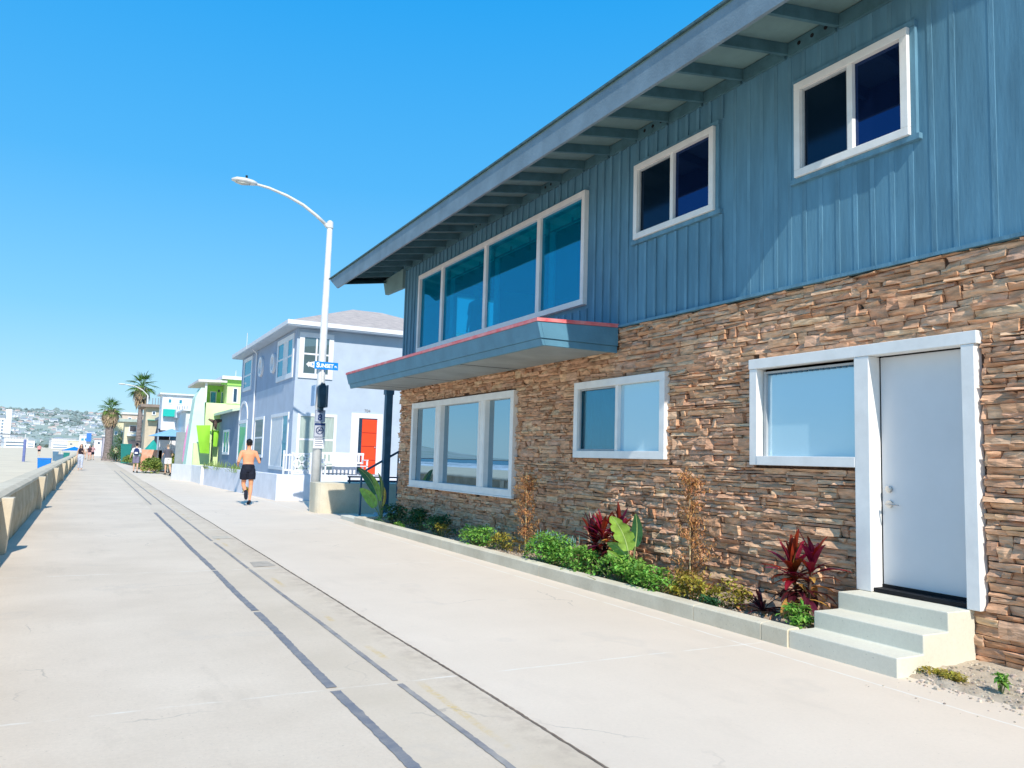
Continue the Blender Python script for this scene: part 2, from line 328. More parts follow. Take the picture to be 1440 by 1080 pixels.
# ================================================================== THE SETTING
def ground_sheet(name, pts, z, m):
    me = MB().add([(x, y, z) for x, y in pts], [tuple(range(len(pts)))]); return struct(name, me, m)
M['earth'] = mat('earth', (0.36, 0.31, 0.24), 0.95, 0.2, 0.05)
def gsheet():
    mb = MB(); mb.add([(-1.12, -60, -0.06), (9000, -60, -0.06), (9000, 9000, -0.06), (-1.12, 9000, -0.06)], [(0, 1, 2, 3)])
    mb.add([(-9000, 1250, -0.06), (-1.12, 1250, -0.06), (-1.12, 9000, -0.06), (-9000, 9000, -0.06)], [(0, 1, 2, 3)]); return mb
struct('ground', gsheet(), M['earth'])
EDGE = [(12, 25.9), (5.32, 25.95), (4.60, 38.4), (4.5, 41.9), (4.35, 46), (3.9, 60), (3.35, 80), (2.3, 128), (1.4, 300), (-1.12, 305)]
wk = [(-1.05, -14), (6.1, -14), (6.1, 17.3), (16, 17.3), (16, 25.9)]+EDGE[1:]
ground_sheet('walkway', wk, 0.0, M['walk'])
# tar-filled trench strips running along the walkway, ragged at the edges
def strip(x, w, y0, y1, seed, gaps=()):
    mb = MB(); y = y0; P = []
    while y < y1:
        if any(a < y < b for a, b in gaps):
            if len(P) > 1: flush(mb, P)
            P = []; y += 0.05; continue
        ww = w/2*(1+0.12*noise.noise((y*3.1, seed, 0))+0.18*noise.noise((y*17, seed, 3)))
        c = x+0.012*noise.noise((y*0.5, seed, 9))
        P.append((c-ww+0.006*noise.noise((y*31, 1, seed)), c+ww+0.006*noise.noise((y*29, 5, seed)), y)); y += 0.03 if y < 14 else 0.15
    if len(P) > 1: flush(mb, P)
    return mb
def flush(mb, P):
    vs = []; fs = []
    for a, b, y in P: vs += [(a, y, 0.004), (b, y, 0.004)]
    for i in range(len(P)-1): fs.append((2*i, 2*i+1, 2*i+3, 2*i+2))
    mb.add(vs, fs)
M['tar'] = mat('tar_sealant', (0.17, 0.185, 0.22), 0.85, 0.3, 9, 0.6, 90, col2=(0.30, 0.29, 0.28))
M['tar2'] = mat('worn_sealant', (0.20, 0.20, 0.22), 0.9, 0.3, 5, 0.5, 60, col2=(0.40, 0.37, 0.33))
M['gap'] = mat('joint_dirt', (0.12, 0.09, 0.07), 0.95, 0.4, 9, 0.6, 80, col2=(0.28, 0.22, 0.17))
struct('tar_strip', strip(1.50, 0.064, -6, 21, 1.3, gaps=((5.16, 5.21), (10.76, 10.82), (7.9, 7.93))), M['tar'])
struct('tar_strip', strip(1.93, 0.040, -6, 60, 4.1, gaps=((5.16, 5.2), (10.77, 10.83), (14.1, 14.3))), M['tar2'])
struct('tar_strip', strip(1.60, 0.04, 24, 60, 8.1), M['tar2'])
struct('walkway_joint', strip(2.37, 0.018, -6, 40, 6.6), M['gap'])
# patches and little cover plates in the strip between joints
for (x0, x1, y0, y1, c_) in ((2.02, 2.31, 10.95, 11.5, (0.50, 0.44, 0.36)), (1.99, 2.32, 14.6, 15.1, (0.60, 0.53, 0.42))):
    struct('walkway_patch', MB().add([(x0, y0, 0.004), (x1, y0+0.05, 0.004), (x1-0.02, y1, 0.004), (x0+0.03, y1-0.04, 0.004)], [(0, 1, 2, 3)]), mat('patch%d' % int(y0), c_, 0.95, 0.15, 5, 0.3, 60))
# beach and sea
def hs_(x, y):
    t = max(0, min(1, (-x-40)/25)); b = 0.02+0.05*noise.noise((x*0.15, y*0.15, 0))+0.08*noise.noise((x*0.03, y*0.03, 5))
    if -x < 5: b = b*((-x-1)/4)+0.10*(1-(-x-1)/4)
    return b*(1-t)-1.5*t
def sand_mesh():
    xs = [-1.12, -1.5, -2, -2.6, -3.3, -4.2, -5.2, -6.5, -8, -10, -12.5, -15, -18, -22, -26, -30, -35, -40, -44, -48, -52, -56, -60, -66, -75]
    ys = [-80+2.0*i for i in range(110)]+[140+10*i for i in range(20)]+[340+60*i for i in range(18)]
    mb = MB(); n = len(xs)
    vs = [(x-(max(0, y-500)**2)/5200*(1 if x < -1.2 else 0), y, hs_(x, y)+(0.02*noise.noise((x*1.7, y*1.7, 2)) if x < -1.5 else 0)) for y in ys for x in xs]
    return mb.add(vs, [(j*n+i+1, j*n+i, (j+1)*n+i, (j+1)*n+i+1) for j in range(len(ys)-1) for i in range(n-1)])
M['sand'] = mat('sand', (0.80, 0.67, 0.48), 0.95, 0.12, 0.35, 0.9, 6, col2=(0.68, 0.56, 0.40))
struct('sand', sand_mesh(), M['sand'], smooth=True)
M['sea'] = mat('sea_water', (0.015, 0.12, 0.19), 0.25, 0.15, 0.02, 1.0, 0.35, spec=0.5, stretch=(1, 0.4, 1))
struct('sea', MB().add([(-20000, -20000, -0.75), (-46, -20000, -0.75), (-46, 20000, -0.75), (-20000, 20000, -0.75)], [(0, 1, 2, 3)]), M['sea'])
M['foam'] = mat('surf_foam', (0.82, 0.85, 0.86), 0.9, 0.15, 0.3)
def surf():
    mb = MB()
    for k, (x, w) in enumerate(((-58, 1.8), (-67, 3.5), (-80, 3.0), (-98, 2.4), (-120, 1.6))):
        vs = []; ys = [-120+6*i for i in range(160)]
        for y in ys:
            c = x+3*noise.noise((y*0.02, k, 0))-(max(0, y-500)**2)/5200; ww = w*(0.75+1.1*noise.noise((y*0.05, k, 4)))*(1 if noise.noise((y*0.013, k, 7)) > -0.3 else 0.1)
            vs += [(c-ww, y, -0.70+0.0*k), (c, y, -0.45 if k else -0.66), (c+ww, y, -0.70)]
        mb.add(vs, [(3*i+a, 3*i+a+1, 3*i+a+4, 3*i+a+3) for i in range(len(ys)-1) for a in (0, 1)])
    return mb
struct('surf', surf(), M['foam'])
# hill with houses
def hill_h(x, y):
    r = math.exp(-((y-3000)/620)**2) if y < 3000 else 1.0
    e = 1.0 if x > -650 else max(0, 1-(-650-x)/750.0)
    e = e*e*(3-2*e)
    n = 1+0.13*noise.noise((x*0.0022, y*0.0016, 1.0))+0.06*noise.noise((x*0.008, y*0.006, 2))+0.025*noise.noise((x*0.03, y*0.02, 3))
    return 113*r*e*n-3*(1-r)
def hill_mesh():
    mb = MB(); nx, ny = 150, 34
    vs = []
    for j in range(ny):
        y = 1500+j*60
        for i in range(nx): x = -1600+i*24; vs.append((x, y, hill_h(x, y)))
    return mb.add(vs, [(j*nx+i, j*nx+i+1, (j+1)*nx+i+1, (j+1)*nx+i) for j in range(ny-1) for i in range(nx-1)])
M['hill'] = mat('hazy_hill_scrub', (0.28, 0.35, 0.27), 0.95, 0.1, 0.010, col2=(0.46, 0.48, 0.46), detail=9)  # distance haze is mixed into the scrub colours
struct('hills', hill_mesh(), M['hill'])
M['far_trees'] = mat('far_foliage', (0.26, 0.33, 0.31), 0.95, 0.15, 0.01, island=0.25)  # tree green paled and blued to carry the distance haze
def blob(mb, x, y, z, r, h):
    n = 6; a0 = R.random()*6; vs = [(x, y, z-h*0.1)]
    for k, (q, t) in enumerate(((0.9, 0.15), (1.0, 0.5), (0.6, 0.85))):
        for i in range(n): a = a0+2*pi*i/n+k*0.4; rr = r*q*R.uniform(0.75, 1.2); vs.append((x+rr*cos(a), y+rr*sin(a), z+h*t))
    vs.append((x, y, z+h)); fs = []
    for k in range(2):
        for i in range(n): fs.append((1+k*n+i, 1+k*n+(i+1) % n, 1+(k+1)*n+(i+1) % n, 1+(k+1)*n+i))
    for i in range(n): fs.append((1+2*n+i, 1+2*n+(i+1) % n, 1+3*n))
    mb.add(vs, fs)
ft = MB()
for i in range(4200):
    y = R.triangular(2100, 3050, 2750); x = R.uniform(-330, 420); s = R.uniform(2.5, 7)
    if noise.noise((x*0.02, y*0.01, 8)) < -0.05: continue
    blob(ft, x, y, hill_h(x, y)-1, s, s*R.uniform(0.6, 1.3))
for i in range(90):      # ridge line
    x = R.uniform(-340, 460); s = R.uniform(4, 9); blob(ft, x, 3010, hill_h(x, 3010)-2, s, s*R.uniform(1.0, 2.2))
for i in range(420):     # foot of the hill and shoreline greenery
    y = R.uniform(800, 2100); x = R.uniform(-0.10, 0.12)*y; s = R.uniform(3, 9); blob(ft, x, y, -1, s, s*R.uniform(0.7, 1.5))
tag(ft.build('far_woodland', M['far_trees']), 'haze-tinted trees scattered in a mass over the far hillside', 'trees', kind='stuff')
hm = [mat('far_wall_white', (0.80, 0.80, 0.80), 0.9, 0.05, 0.1), mat('far_wall_cream', (0.70, 0.64, 0.58), 0.9, 0.05, 0.1), mat('far_wall_pink', (0.62, 0.50, 0.48), 0.9, 0.05, 0.1), mat('far_wall_blue', (0.45, 0.55, 0.64), 0.9, 0.05, 0.1)]
fr = [mat('far_roof_pale', (0.62, 0.60, 0.60), 0.9, 0.05, 0.1), mat('far_roof_clay', (0.52, 0.36, 0.32), 0.9, 0.05, 0.1), mat('far_roof_slate', (0.30, 0.36, 0.42), 0.9, 0.05, 0.1)]
M['far_glass'] = mat('far_glass', (0.16, 0.24, 0.32), 0.3, 0.1, 0.1)
def far_house(name, w, d, h, hipped, wm, rm, nwin):
    r = empty(name, (0, 0, 0))
    MB().box(-w/2, w/2, -d/2, d/2, -6, h).build('wall', wm, r)
    m = MB(); e = 0.5
    if hipped: m.add([(-w/2-e, -d/2-e, h+.01), (w/2+e, -d/2-e, h+.01), (w/2+e, d/2+e, h+.01), (-w/2-e, d/2+e, h+.01), (-w/5, 0, h+2.4), (w/5, 0, h+2.4)], [(0, 1, 5, 4), (1, 2, 5), (2, 3, 4, 5), (3, 0, 4), (3, 2, 1, 0)])
    else: m.box(-w/2-e, w/2+e, -d/2-e, d/2+e, h+.01, h+0.6)
    m.build('roof', rm, r)
    for s in range(2 if h > 5 else 1): MB().box(-w*0.42, w*0.42, -d/2-0.05, -d/2+0.05, 1.0+3*s, 2.3+3*s).build('window_band', M['far_glass'], r)
    return r
def place(root, x, y, z, rz, s, first):
    o = root if first else copy_tree(root, None, {root: [q for q in root.children]})
    o.location = (x, y, z); o.rotation_euler = (0, 0, rz); o.scale = (s, s, s); return o
kinds = [far_house('hillside_house', 16, 10, 6, False, hm[0], fr[0], 4), far_house('hillside_house', 14, 9, 5, True, hm[1], fr[1], 3),
         far_house('hillside_house', 22, 10, 6, True, hm[0], fr[2], 5), far_house('hillside_house', 12, 9, 4, False, hm[2], fr[0], 3)]
klab = ['white flat roofed house on the hazy far hillside', 'cream house with clay hip roof on the far hillside', 'long white house with slate roof on the far hillside', 'low pinkish house with flat roof on the far hillside']
n = 0; used = set()
while n < 230:
    y = R.triangular(2000, 3000, 2650); x = R.uniform(-255, 90)*y/2600
    if noise.noise((x*0.008, y*0.006, 3)) < -0.25: continue
    k = R.choice((0, 0, 1, 2, 3)); o = place(kinds[k], x, y, hill_h(x, y)+0.3, R.uniform(-0.5, 0.5), R.uniform(0.4, 1.05), k not in used); used.add(k)
    tag(o, klab[k], 'house', 'houses scattered over the far hillside'); n += 1
town = [far_house('beach_town_building', 14, 10, 7, False, hm[1], fr[0], 4), far_house('beach_town_building', 12, 10, 6, True, hm[0], fr[1], 3), far_house('beach_town_building', 20, 12, 9, False, hm[0], fr[0], 6), far_house('beach_town_building', 10, 9, 8, False, hm[3], fr[2], 3)]
tlab = ['cream flat roofed building in the low beach town', 'white building with clay roof in the low beach town', 'wide white block in the low beach town', 'blue grey building in the low beach town']
used = set()
for i in range(80):
    y = R.uniform(700, 1500); x = R.uniform(-0.098, 0.03)*y; k = i % 4
    o = place(town[k], x, y, 0, R.uniform(-0.3, 0.3), R.uniform(0.5, 1.0), k not in used); used.add(k)
    tag(o, tlab[k], 'building', 'low buildings of the beach town at the foot of the hill')
h = empty('hotel', (-122, 1400, 0), 0.05, 'big white slab hotel with a taller stair tower, at the left foot of the hill', 'hotel')
MB().box(-30, 9, -8, 8, 0, 42).build('wall', hm[0], h); MB().box(9.02, 17, -7, 9, 0, 55).build('tower', hm[0], h)
MB().box(-31, 9.5, -8.5, 8.5, 42.02, 46).build('roof', fr[2], h)
for i in range(9):
    for s in range(8): MB().box(-28+i*4.1, -25.6+i*4.1, -8.1, -7.9, 4+s*4.6, 6.4+s*4.6).build('window', M['far_glass'], h) if (i+s) % 1 == 0 else None
# sea wall with tapered pilasters
sw = empty('sea_wall', (-1.0, 0, 0), 0, 'long low concrete sea wall between walkway and sand, mossy, with sloped cap', 'wall')
def swall():
    mb = MB(); ys = [-12+0.5*i for i in range(124)]+[50+5*i for i in range(52)]
    P = [(-0.02, 0.0), (0.0, 0.35), (-0.04, 0.70), (-0.03, 0.76), (-0.09, 0.80), (-0.34, 0.78), (-0.36, 0.0)]
    vs = [];
    for y in ys:
        for i, (x, z) in enumerate(P): vs.append((x+0.012*noise.noise((y*0.9, i, 0)), y, z+(0.012*noise.noise((y*0.7, i, 4)) if z > 0.5 else 0)))
    n = len(P)
    return mb.add(vs, [(j*n+i, (j+1)*n+i, (j+1)*n+i+1, j*n+i+1) for j in range(len(ys)-1) for i in range(n-1)])
swall().build('wall', M['seawall'], sw)
def scap():
    mb = MB(); ys = [-12+0.5*i for i in range(124)]+[50+5*i for i in range(52)]; vs = []
    for y in ys:
        q = 0.012*noise.noise((y*0.7, 4, 4)); a = 0.010*noise.noise((y*1.3, 2, 7)); vs += [(-0.012+a, y, 0.735+q), (-0.018+a, y, 0.785+q), (-0.095, y, 0.832+q), (-0.37, y, 0.815+q), (-0.40, y, 0.73)]
    return mb.add(vs, [(j*5+i, (j+1)*5+i, (j+1)*5+i+1, j*5+i+1) for j in range(len(ys)-1) for i in range(4)])
scap().build('cap', M['seawall_top'], sw)
for j, y in enumerate((3.0, 13.2, 22.35, 31.7, 41.0, 50.3, 59.6, 69, 78.4, 88, 97)):
    MB().hexa([(-0.02, y-0.10, 0), (0.075, y-0.10, 0), (0.075, y+0.10, 0), (-0.02, y+0.10, 0)], [(-0.10, y-0.16, 0.775), (0.13, y-0.16, 0.775), (0.13, y+0.16, 0.775), (-0.10, y+0.16, 0.775)]).build('pilaster', M['seawall_top'], sw, bevel=0.008)
    if j < 6 and j != 1: MB().box(-0.012, 0.006, y+3.8, y+4.1, 0, 0.72).build('wall_patch', M['seawall_top'], sw)
# ================================================================== THE BLUE AND STONE HOUSE
WX = 6.2; west = Wall('X', WX)
H = empty('house', (WX, 10, 0), 0, 'two storey beach house, ledgestone below and blue board and batten siding above, red edged canopy', 'house')
class HB(MB):
    pass
def hb(mb, name, m, parent=None, **k):
    "build in world coordinates, then parent under the house"
    mb.v = [(x-WX, y-10, z) for x, y, z in mb.v]; return MB.build(mb, name, m, parent or H, **k)
low_holes = [(11.76, 16.28, 1.0, 2.55), (7.80, 9.70, 1.64, 2.55), (4.90, 6.20, 1.60, 2.54), (3.93, 4.90, 0.43, 2.54)]
low_cas = [(11.65, 16.395, 0.89, 2.66), (7.715, 9.783, 1.557, 2.637), (4.96, 6.293, 1.52, 2.63), (3.82, 4.975, 0.43, 2.63)]
up_holes = [(9.70, 16.20, 3.86, 5.38), (6.96, 8.33, 4.53, 5.37), (4.46, 5.59, 4.53, 5.365)]
up_cas = [(9.60, 16.30, 3.775, 5.485), (6.875, 8.41, 4.445, 5.455), (4.38, 5.67, 4.45, 5.445)]
mb = MB(); Wall('X', WX).holes(mb, -2, 17.27, 0, 3.33, low_holes, 0.075, 0.2); hb(mb, 'mortar_wall', mat('stone_mortar', (0.14, 0.08, 0.055), 0.95, 0.3, 20))
# every ledgestone is its own little faceted block
M['ledge'] = bpy.data.materials.new('ledgestone'); m = M['ledge']; m.use_nodes = True; N, L = nodes_of(m); b = N['Principled BSDF']; b.inputs['Roughness'].default_value = 0.85; b.inputs['Specular IOR Level'].default_value = 0.25
g = N.new('ShaderNodeNewGeometry'); cr = N.new('ShaderNodeValToRGB'); L.new(g.outputs['Random Per Island'], cr.inputs[0])
els = cr.color_ramp.elements; cols = [(0, (0.544, 0.291, 0.165)), (0.2, (0.71, 0.415, 0.245)), (0.4, (0.607, 0.338, 0.209)), (0.6, (0.792, 0.499, 0.299)), (0.8, (0.658, 0.392, 0.263)), (1.0, (0.809, 0.567, 0.352))]
els[0].position = 0; els[0].color = (*cols[0][1], 1); els[1].position = 1; els[1].color = (*cols[-1][1], 1)
for p_, c_ in cols[1:-1]: e_ = els.new(p_); e_.color = (*c_, 1)
tc = N.new('ShaderNodeTexCoord'); mp = N.new('ShaderNodeMapping'); mp.inputs['Scale'].default_value = (1, 0.5, 2.4); L.new(tc.outputs['Object'], mp.inputs[0])
nz = N.new('ShaderNodeTexNoise'); nz.inputs['Scale'].default_value = 14; nz.inputs['Detail'].default_value = 7; L.new(mp.outputs[0], nz.inputs[0])
mr = N.new('ShaderNodeMapRange'); mr.inputs[1].default_value = 0.3; mr.inputs[2].default_value = 0.7; mr.inputs[3].default_value = 0.62; mr.inputs[4].default_value = 1.25; L.new(nz.outputs['Fac'], mr.inputs[0])
h_ = N.new('ShaderNodeHueSaturation'); L.new(cr.outputs[0], h_.inputs['Color']); L.new(mr.outputs[0], h_.inputs['Value']); L.new(h_.outputs[0], b.inputs['Base Color'])
bp = N.new('ShaderNodeBump'); bp.inputs['Strength'].default_value = 0.9; bp.inputs['Distance'].default_value = 0.012; n3 = N.new('ShaderNodeTexNoise'); n3.inputs['Scale'].default_value = 30; n3.inputs['Detail'].default_value = 7; L.new(mp.outputs[0], n3.inputs[0]); L.new(n3.outputs['Fac'], bp.inputs['Height']); L.new(bp.outputs[0], b.inputs['Normal'])
def stone(mb, y0, y1, z0, z1):
    nu = max(2, min(7, int((y1-y0)/0.055))); nv = 3 if z1-z0 > 0.058 else 2
    d = R.uniform(0.026, 0.060); tl = R.uniform(-0.026, 0.026); tv = R.uniform(-0.016, 0.016); g = 0.0025; vs = []
    sd = R.random()*100; sk = R.uniform(-0.007, 0.007)
    for j in range(nv+1):
        for i in range(nu+1):
            u = i/nu; v = j/nv; edge = (i in (0, nu)) or (j in (0, nv))
            y = y0+g+(y1-y0-2*g)*u+(sk*(v-0.5)*2 if i in (0, nu) else 0); z = z0+g+(z1-z0-2*g)*v
            if j in (0, nv): z += 0.004*noise.noise((y*14, sd, j)); 
            dd = d+tl*(u-0.5)*2+tv*(v-0.5)*2+0.011*noise.noise((y*19, z*42, sd))+R.uniform(-0.005, 0.005)
            if edge: dd -= R.uniform(0.001, 0.008)
            vs.append((WX+0.075-dd, y, z))
    w = nu+1; fs = []
    for j in range(nv):
        for i in range(nu):
            a = j*w+i
            if R.random() < 0.5: fs += [(a, a+w, a+w+1), (a, a+w+1, a+1)]
            else: fs += [(a, a+w, a+1), (a+1, a+w, a+w+1)]
    ring = [i for i in range(w)]+[j*w+nu for j in range(1, nv+1)]+[nv*w+i for i in range(nu-1, -1, -1)]+[j*w for j in range(nv-1, 0, -1)]
    o = len(vs)
    for r_ in ring: vs.append((WX+0.08, vs[r_][1], vs[r_][2]))
    k = len(ring)
    for i in range(k): fs.append((ring[i], ring[(i+1) % k], o+(i+1) % k, o+i))
    mb.add(vs, fs)
st = MB(); z = -0.02; rows = []
while z < 3.30:
    h2 = R.choice((0.03, 0.035, 0.04, 0.045, 0.052, 0.062, 0.075)); rows.append((z, min(3.315, z+h2))); z += h2
taken = []
for ri, (z0, z1) in enumerate(rows):
    if z1-z0 < 0.02: continue
    y = -1.2+R.uniform(-0.2, 0); nxt = []
    while y < 17.25:
        ln = R.uniform(0.13, 0.46) if R.random() < 0.8 else R.uniform(0.07, 0.13)
        ye = min(17.29, y+ln); za, zb = z0+R.uniform(-0.004, 0.004), z1+R.uniform(-0.003, 0.003)
        if any(a < ye-0.01 and b_ > y+0.01 for a, b_ in taken):
            a, b_ = next((a, b_) for a, b_ in taken if a < ye-0.01 and b_ > y+0.01)
            if a > y+0.05: ye = a
            else: y = b_; continue
        if R.random() < 0.13 and ri+1 < len(rows) and ye-y < 0.33: zb = rows[ri+1][1]; nxt.append((y, ye))
        segs = [(y, ye)]
        for hy0, hy1, hz0, hz1 in low_cas:
            if zb > hz0+0.012 and za < hz1-0.012:
                ns = []
                for a, b_ in segs:
                    if b_ <= hy0+0.01 or a >= hy1-0.01: ns.append((a, b_)); continue
                    if a < hy0-0.02: ns.append((a, hy0+0.004))
                    if b_ > hy1+0.02: ns.append((hy1-0.004, b_))
                segs = ns
        # steps hide the foot of the wall under the door
        for a, b_ in segs:
            if b_-a > 0.02: stone(st, a, b_, za, min(zb, 3.318))
        y = ye
    taken = nxt
hb(st, 'stone_cladding', M['ledge'])
mb = MB().box(WX-0.002, WX+0.075, 4.976, 6.29, 1.40, 1.52); 
# siding
mb = MB(); west.holes(mb, -2, 17.3, 3.352, 6.10, up_holes, 0.045, 0.2); hb(mb, 'siding', M['siding'])
bt = MB(); y = 3.02; ys = []
while y < 17.2:
    ys.append(y); y += R.choice((0.20, 0.205, 0.215, 0.19)) if y > 4.0 else 0.33
ys = [-1.6, -1.0, -0.3, 0.3, 0.9, 1.5, 2.1, 2.6]+ys+[17.27]
for y in ys:
    z = 3.354; segs = [(3.354, 5.86 if y > 4 else 6.1)]
    for a, b_, c_, d_ in up_cas:
        if a-0.09 < y < b_+0.09: segs = [(3.354, c_-0.062), (d_+0.062, 5.86)]
    w_ = 0.05 if y < 17.2 else 0.06; pr_ = 0.024 if y > 6.6 else 0.041
    for p, q in segs:
        bt = MB(); jit = R.uniform(-0.004, 0.004)
        bt.hexa([(WX+pr_, y-w_/2+jit, p), (WX+0.05, y-w_/2+jit, p), (WX+0.05, y+w_/2+jit, p), (WX+pr_, y+w_/2+jit, p)], [(WX+pr_, y-w_/2-jit, q), (WX+0.05, y-w_/2-jit, q), (WX+0.05, y+w_/2-jit, q), (WX+pr_, y+w_/2-jit, q)])
        hb(bt, 'batten', M['batten'], bevel=0.003)
mb = MB().box(WX-0.005, WX+0.06, -2, 17.3, 3.32, 3.352); hb(mb, 'trim_strip', M['batten'])
for i, (a, b_, c_, d_) in enumerate(up_cas):
    if i == 0: continue
    f = MB(); e = 0.055
    west.box(f, a-e-0.03, b_+e+0.03, 0.0, 0.047, c_-e, c_-0.002); west.box(f, a-e, b_+e, 0.004, 0.047, d_+0.002, d_+e)
    west.box(f, a-e, a-0.002, 0.008, 0.047, c_, d_); west.box(f, b_+0.002, b_+e, 0.008, 0.047, c_, d_)
    hb(f, 'window_trim', M['batten'], bevel=0.003)
def local(fn):
    "run a Wall.window in house-local coordinates"
    w = Wall('X', 0.0); return fn(w)
def HW(a, b_, c_, d_, w, mull, panes, name='window', out=0.03, inn=0.05, mw=0.05, bars=()):
    wl = Wall('X', 0.0); return wl.window(H, a-10, b_-10, c_, d_, w, [q-10 for q in mull], out, inn, None, None, panes, mw, name, bars)
w_big = HW(11.65, 16.395, 0.89, 2.66, 0.115, (12.89, 14.93), [M['glass_mirror']]*3, out=0.03, inn=0.10, mw=0.27)
w_one = HW(7.715, 9.783, 1.557, 2.637, 0.10, (8.74,), [M['glass_frost'], M['glass_curtain']], inn=0.06, mw=0.06)
w_ub = HW(*up_cas[0], 0.085, (10.98, 12.95, 14.99), [M['glass_teal']]*4, inn=0.05, mw=0.11)
w_s1 = HW(*up_cas[1], 0.075, (7.64,), [M['glass_navy'], M['glass_screen']], inn=0.05, mw=0.06)
w_s2 = HW(*up_cas[2], 0.075, (5.0,), [M['glass_navy'], M['glass_screen']], inn=0.05, mw=0.06)
# inner sash of the sliding lights (thin grey frames)
M['sash'] = mat('sash_grey', (0.45, 0.47, 0.48), 0.5, 0.05, 10)
for (a, b_, c_, d_, wo_) in ((8.77, 9.68, 1.66, 2.535, w_one), (7.67, 8.335, 4.52, 5.38, w_s1), (5.03, 5.595, 4.525, 5.37, w_s2)):
    f = MB(); Wall('X', 0).frame(f, a-10, b_-10, c_, d_, 0.022, 0.008, 0.028); f.build('sash', M['sash'], wo_)
# rows of slim frames beside the wide posts of the mirror window
for a in (12.89, 14.93):
    f = MB(); 
    for q in (-0.105, 0.06): Wall('X', 0).box(f, a-10+q, a-10+q+0.045, -0.024, 0.0, 1.01, 2.54)
    f.build('mullion_trim', M['white_frame'], w_big, bevel=0.003)
f = MB(); Wall('X', 0).box(f, 11.60-10, 16.43-10, -0.045, 0.0, 0.865, 0.888); f.build('sill', M['white_frame'], w_big)
# door with side window under one head casing
f = MB(); wl = Wall('X', 0.0)
wl.box(f, 3.82-10, 6.30-10, -0.035, 0.10, 2.53, 2.635)
wl.box(f, 3.845-10, 3.955-10, -0.03, 0.13, 0.435, 2.528)
wl.box(f, 4.82-10, 4.975-10, -0.03, 0.13, 0.435, 2.528)
f.build('door_frame', M['white_frame'], H, bevel=0.005)
f = MB(); wl.box(f, 6.19-10, 6.293-10, -0.028, 0.11, 1.52, 2.528); wl.box(f, 4.977-10, 6.188-10, -0.032, 0.11, 1.52, 1.615)
wn = f.build('window', M['white_frame'], H, bevel=0.004)
f = MB(); wl.box(f, 4.977-10, 6.188-10, 0.085, 0.095, 1.617, 2.50); f.build('pane', M['glass_frost'], wn)
f = MB(); wl.box(f, 6.135-10, 6.165-10, 0.055, 0.084, 1.617, 2.50); wl.box(f, 4.98-10, 6.134-10, 0.056, 0.084, 2.478, 2.50); f.build('sash', M['sash'], wn)
f = MB()
for i in range(17): wl.box(f, 5.0-10+i*0.067, 5.0-10+i*0.067+0.045, 0.066, 0.082, 2.462, 2.476)
f.build('blind_rail', M['rail'], wn)
D = MB(); wl.box(D, 3.965-10, 4.812-10, 0.125, 0.17, 0.498, 2.522); Do = D.build('door', M['door'], H, bevel=0.003)
f = MB(); wl.box(f, 3.94-10, 4.83-10, 0.0, 0.20, 0.437, 0.47); wl.box(f, 3.957-10, 4.818-10, 0.115, 0.18, 0.471, 0.496); f.build('threshold', M['black'], H)
f = MB(); wl.box(f, 4.813-10, 4.818-10, 0.12, 0.18, 0.50, 2.526); wl.box(f, 3.957-10, 4.818-10, 0.12, 0.18, 2.5235, 2.5285); f.build('weather_strip', M['black'], H)
hk = MB(); hy = 4.735-10; hk.tube([(0.124, hy, 1.335), (0.10, hy, 1.335), (0.097, hy, 1.335)], [0.03, 0.03, 0.022], 16); hk.build('deadbolt', M['steel'], Do, smooth=False, bevel=0.002)
hk = MB(); hk.tube([(0.124, hy, 1.205), (0.108, hy, 1.205)], 0.033, 16); hk.tube([(0.108, hy, 1.205), (0.075, hy, 1.205)], 0.011, 10); hk.tube([(0.078, hy+0.01, 1.205), (0.074, hy-0.05, 1.207), (0.078, hy-0.115, 1.200)], [0.010, 0.0085, 0.007], 10); hk.build('handle', M['steel'], Do, smooth=False)
# curtain behind the left light of the small stone-wall window
f = MB(); n_ = 60; vs = []
for i in range(n_+1):
    y = 8.78+0.9*i/n_
    for z in (1.62, 2.1, 2.56): vs.append((0.115+0.022*sin(i*0.75+0.8*sin(z*3))+0.012*sin(i*1.9+z*5), y-10, z))
f.add(vs, [(3*i+j, 3*i+3+j, 3*i+4+j, 3*i+1+j) for i in range(n_) for j in (0, 1)]); f.build('curtain', M['curtain'], H, smooth=True)
# roof: fascia, rafters, deck
def zb(x): return 5.83-0.156*(WX-x)
N_END, S_END = 18.5, 4.0
f = MB(); f.prism([(S_END, 5.45), (18.5, 5.45), (19.15, 5.765), (S_END, 5.765)], 'x', 4.95, 4.99); hb(f, 'fascia', M['fascia'], bevel=0.003)
y = 5.153-0.65
while y < 18.3:
    f = MB(); f.prism([(4.992, zb(4.992)), (6.24, zb(6.24)), (6.24, zb(6.24)+0.125), (4.992, zb(4.992)+0.125)], 'y', y-0.022, y+0.022); hb(f, 'rafter', M['rafter'], bevel=0.003); y += 0.65
f = MB(); f.hexa([(4.992, 18.45, zb(4.992)-0.10), (6.9, 18.45, zb(6.9)-0.10), (6.9, 18.50, zb(6.9)-0.10), (4.992, 18.50, zb(4.992)-0.10)], [(4.992, 19.0, zb(4.992)+0.122), (6.9, 19.0, zb(6.9)+0.122), (6.9, 19.05, zb(6.9)+0.122), (4.992, 19.05, zb(4.992)+0.122)]); hb(f, 'barge_board', M['rafter'])
f = MB(); f.prism([(4.992, zb(4.992)-0.1), (14, zb(14)-0.1), (14, zb(14)+0.124), (4.992, zb(4.992)+0.124)], 'y', S_END, S_END+0.04); hb(f, 'barge_board', M['fascia'])
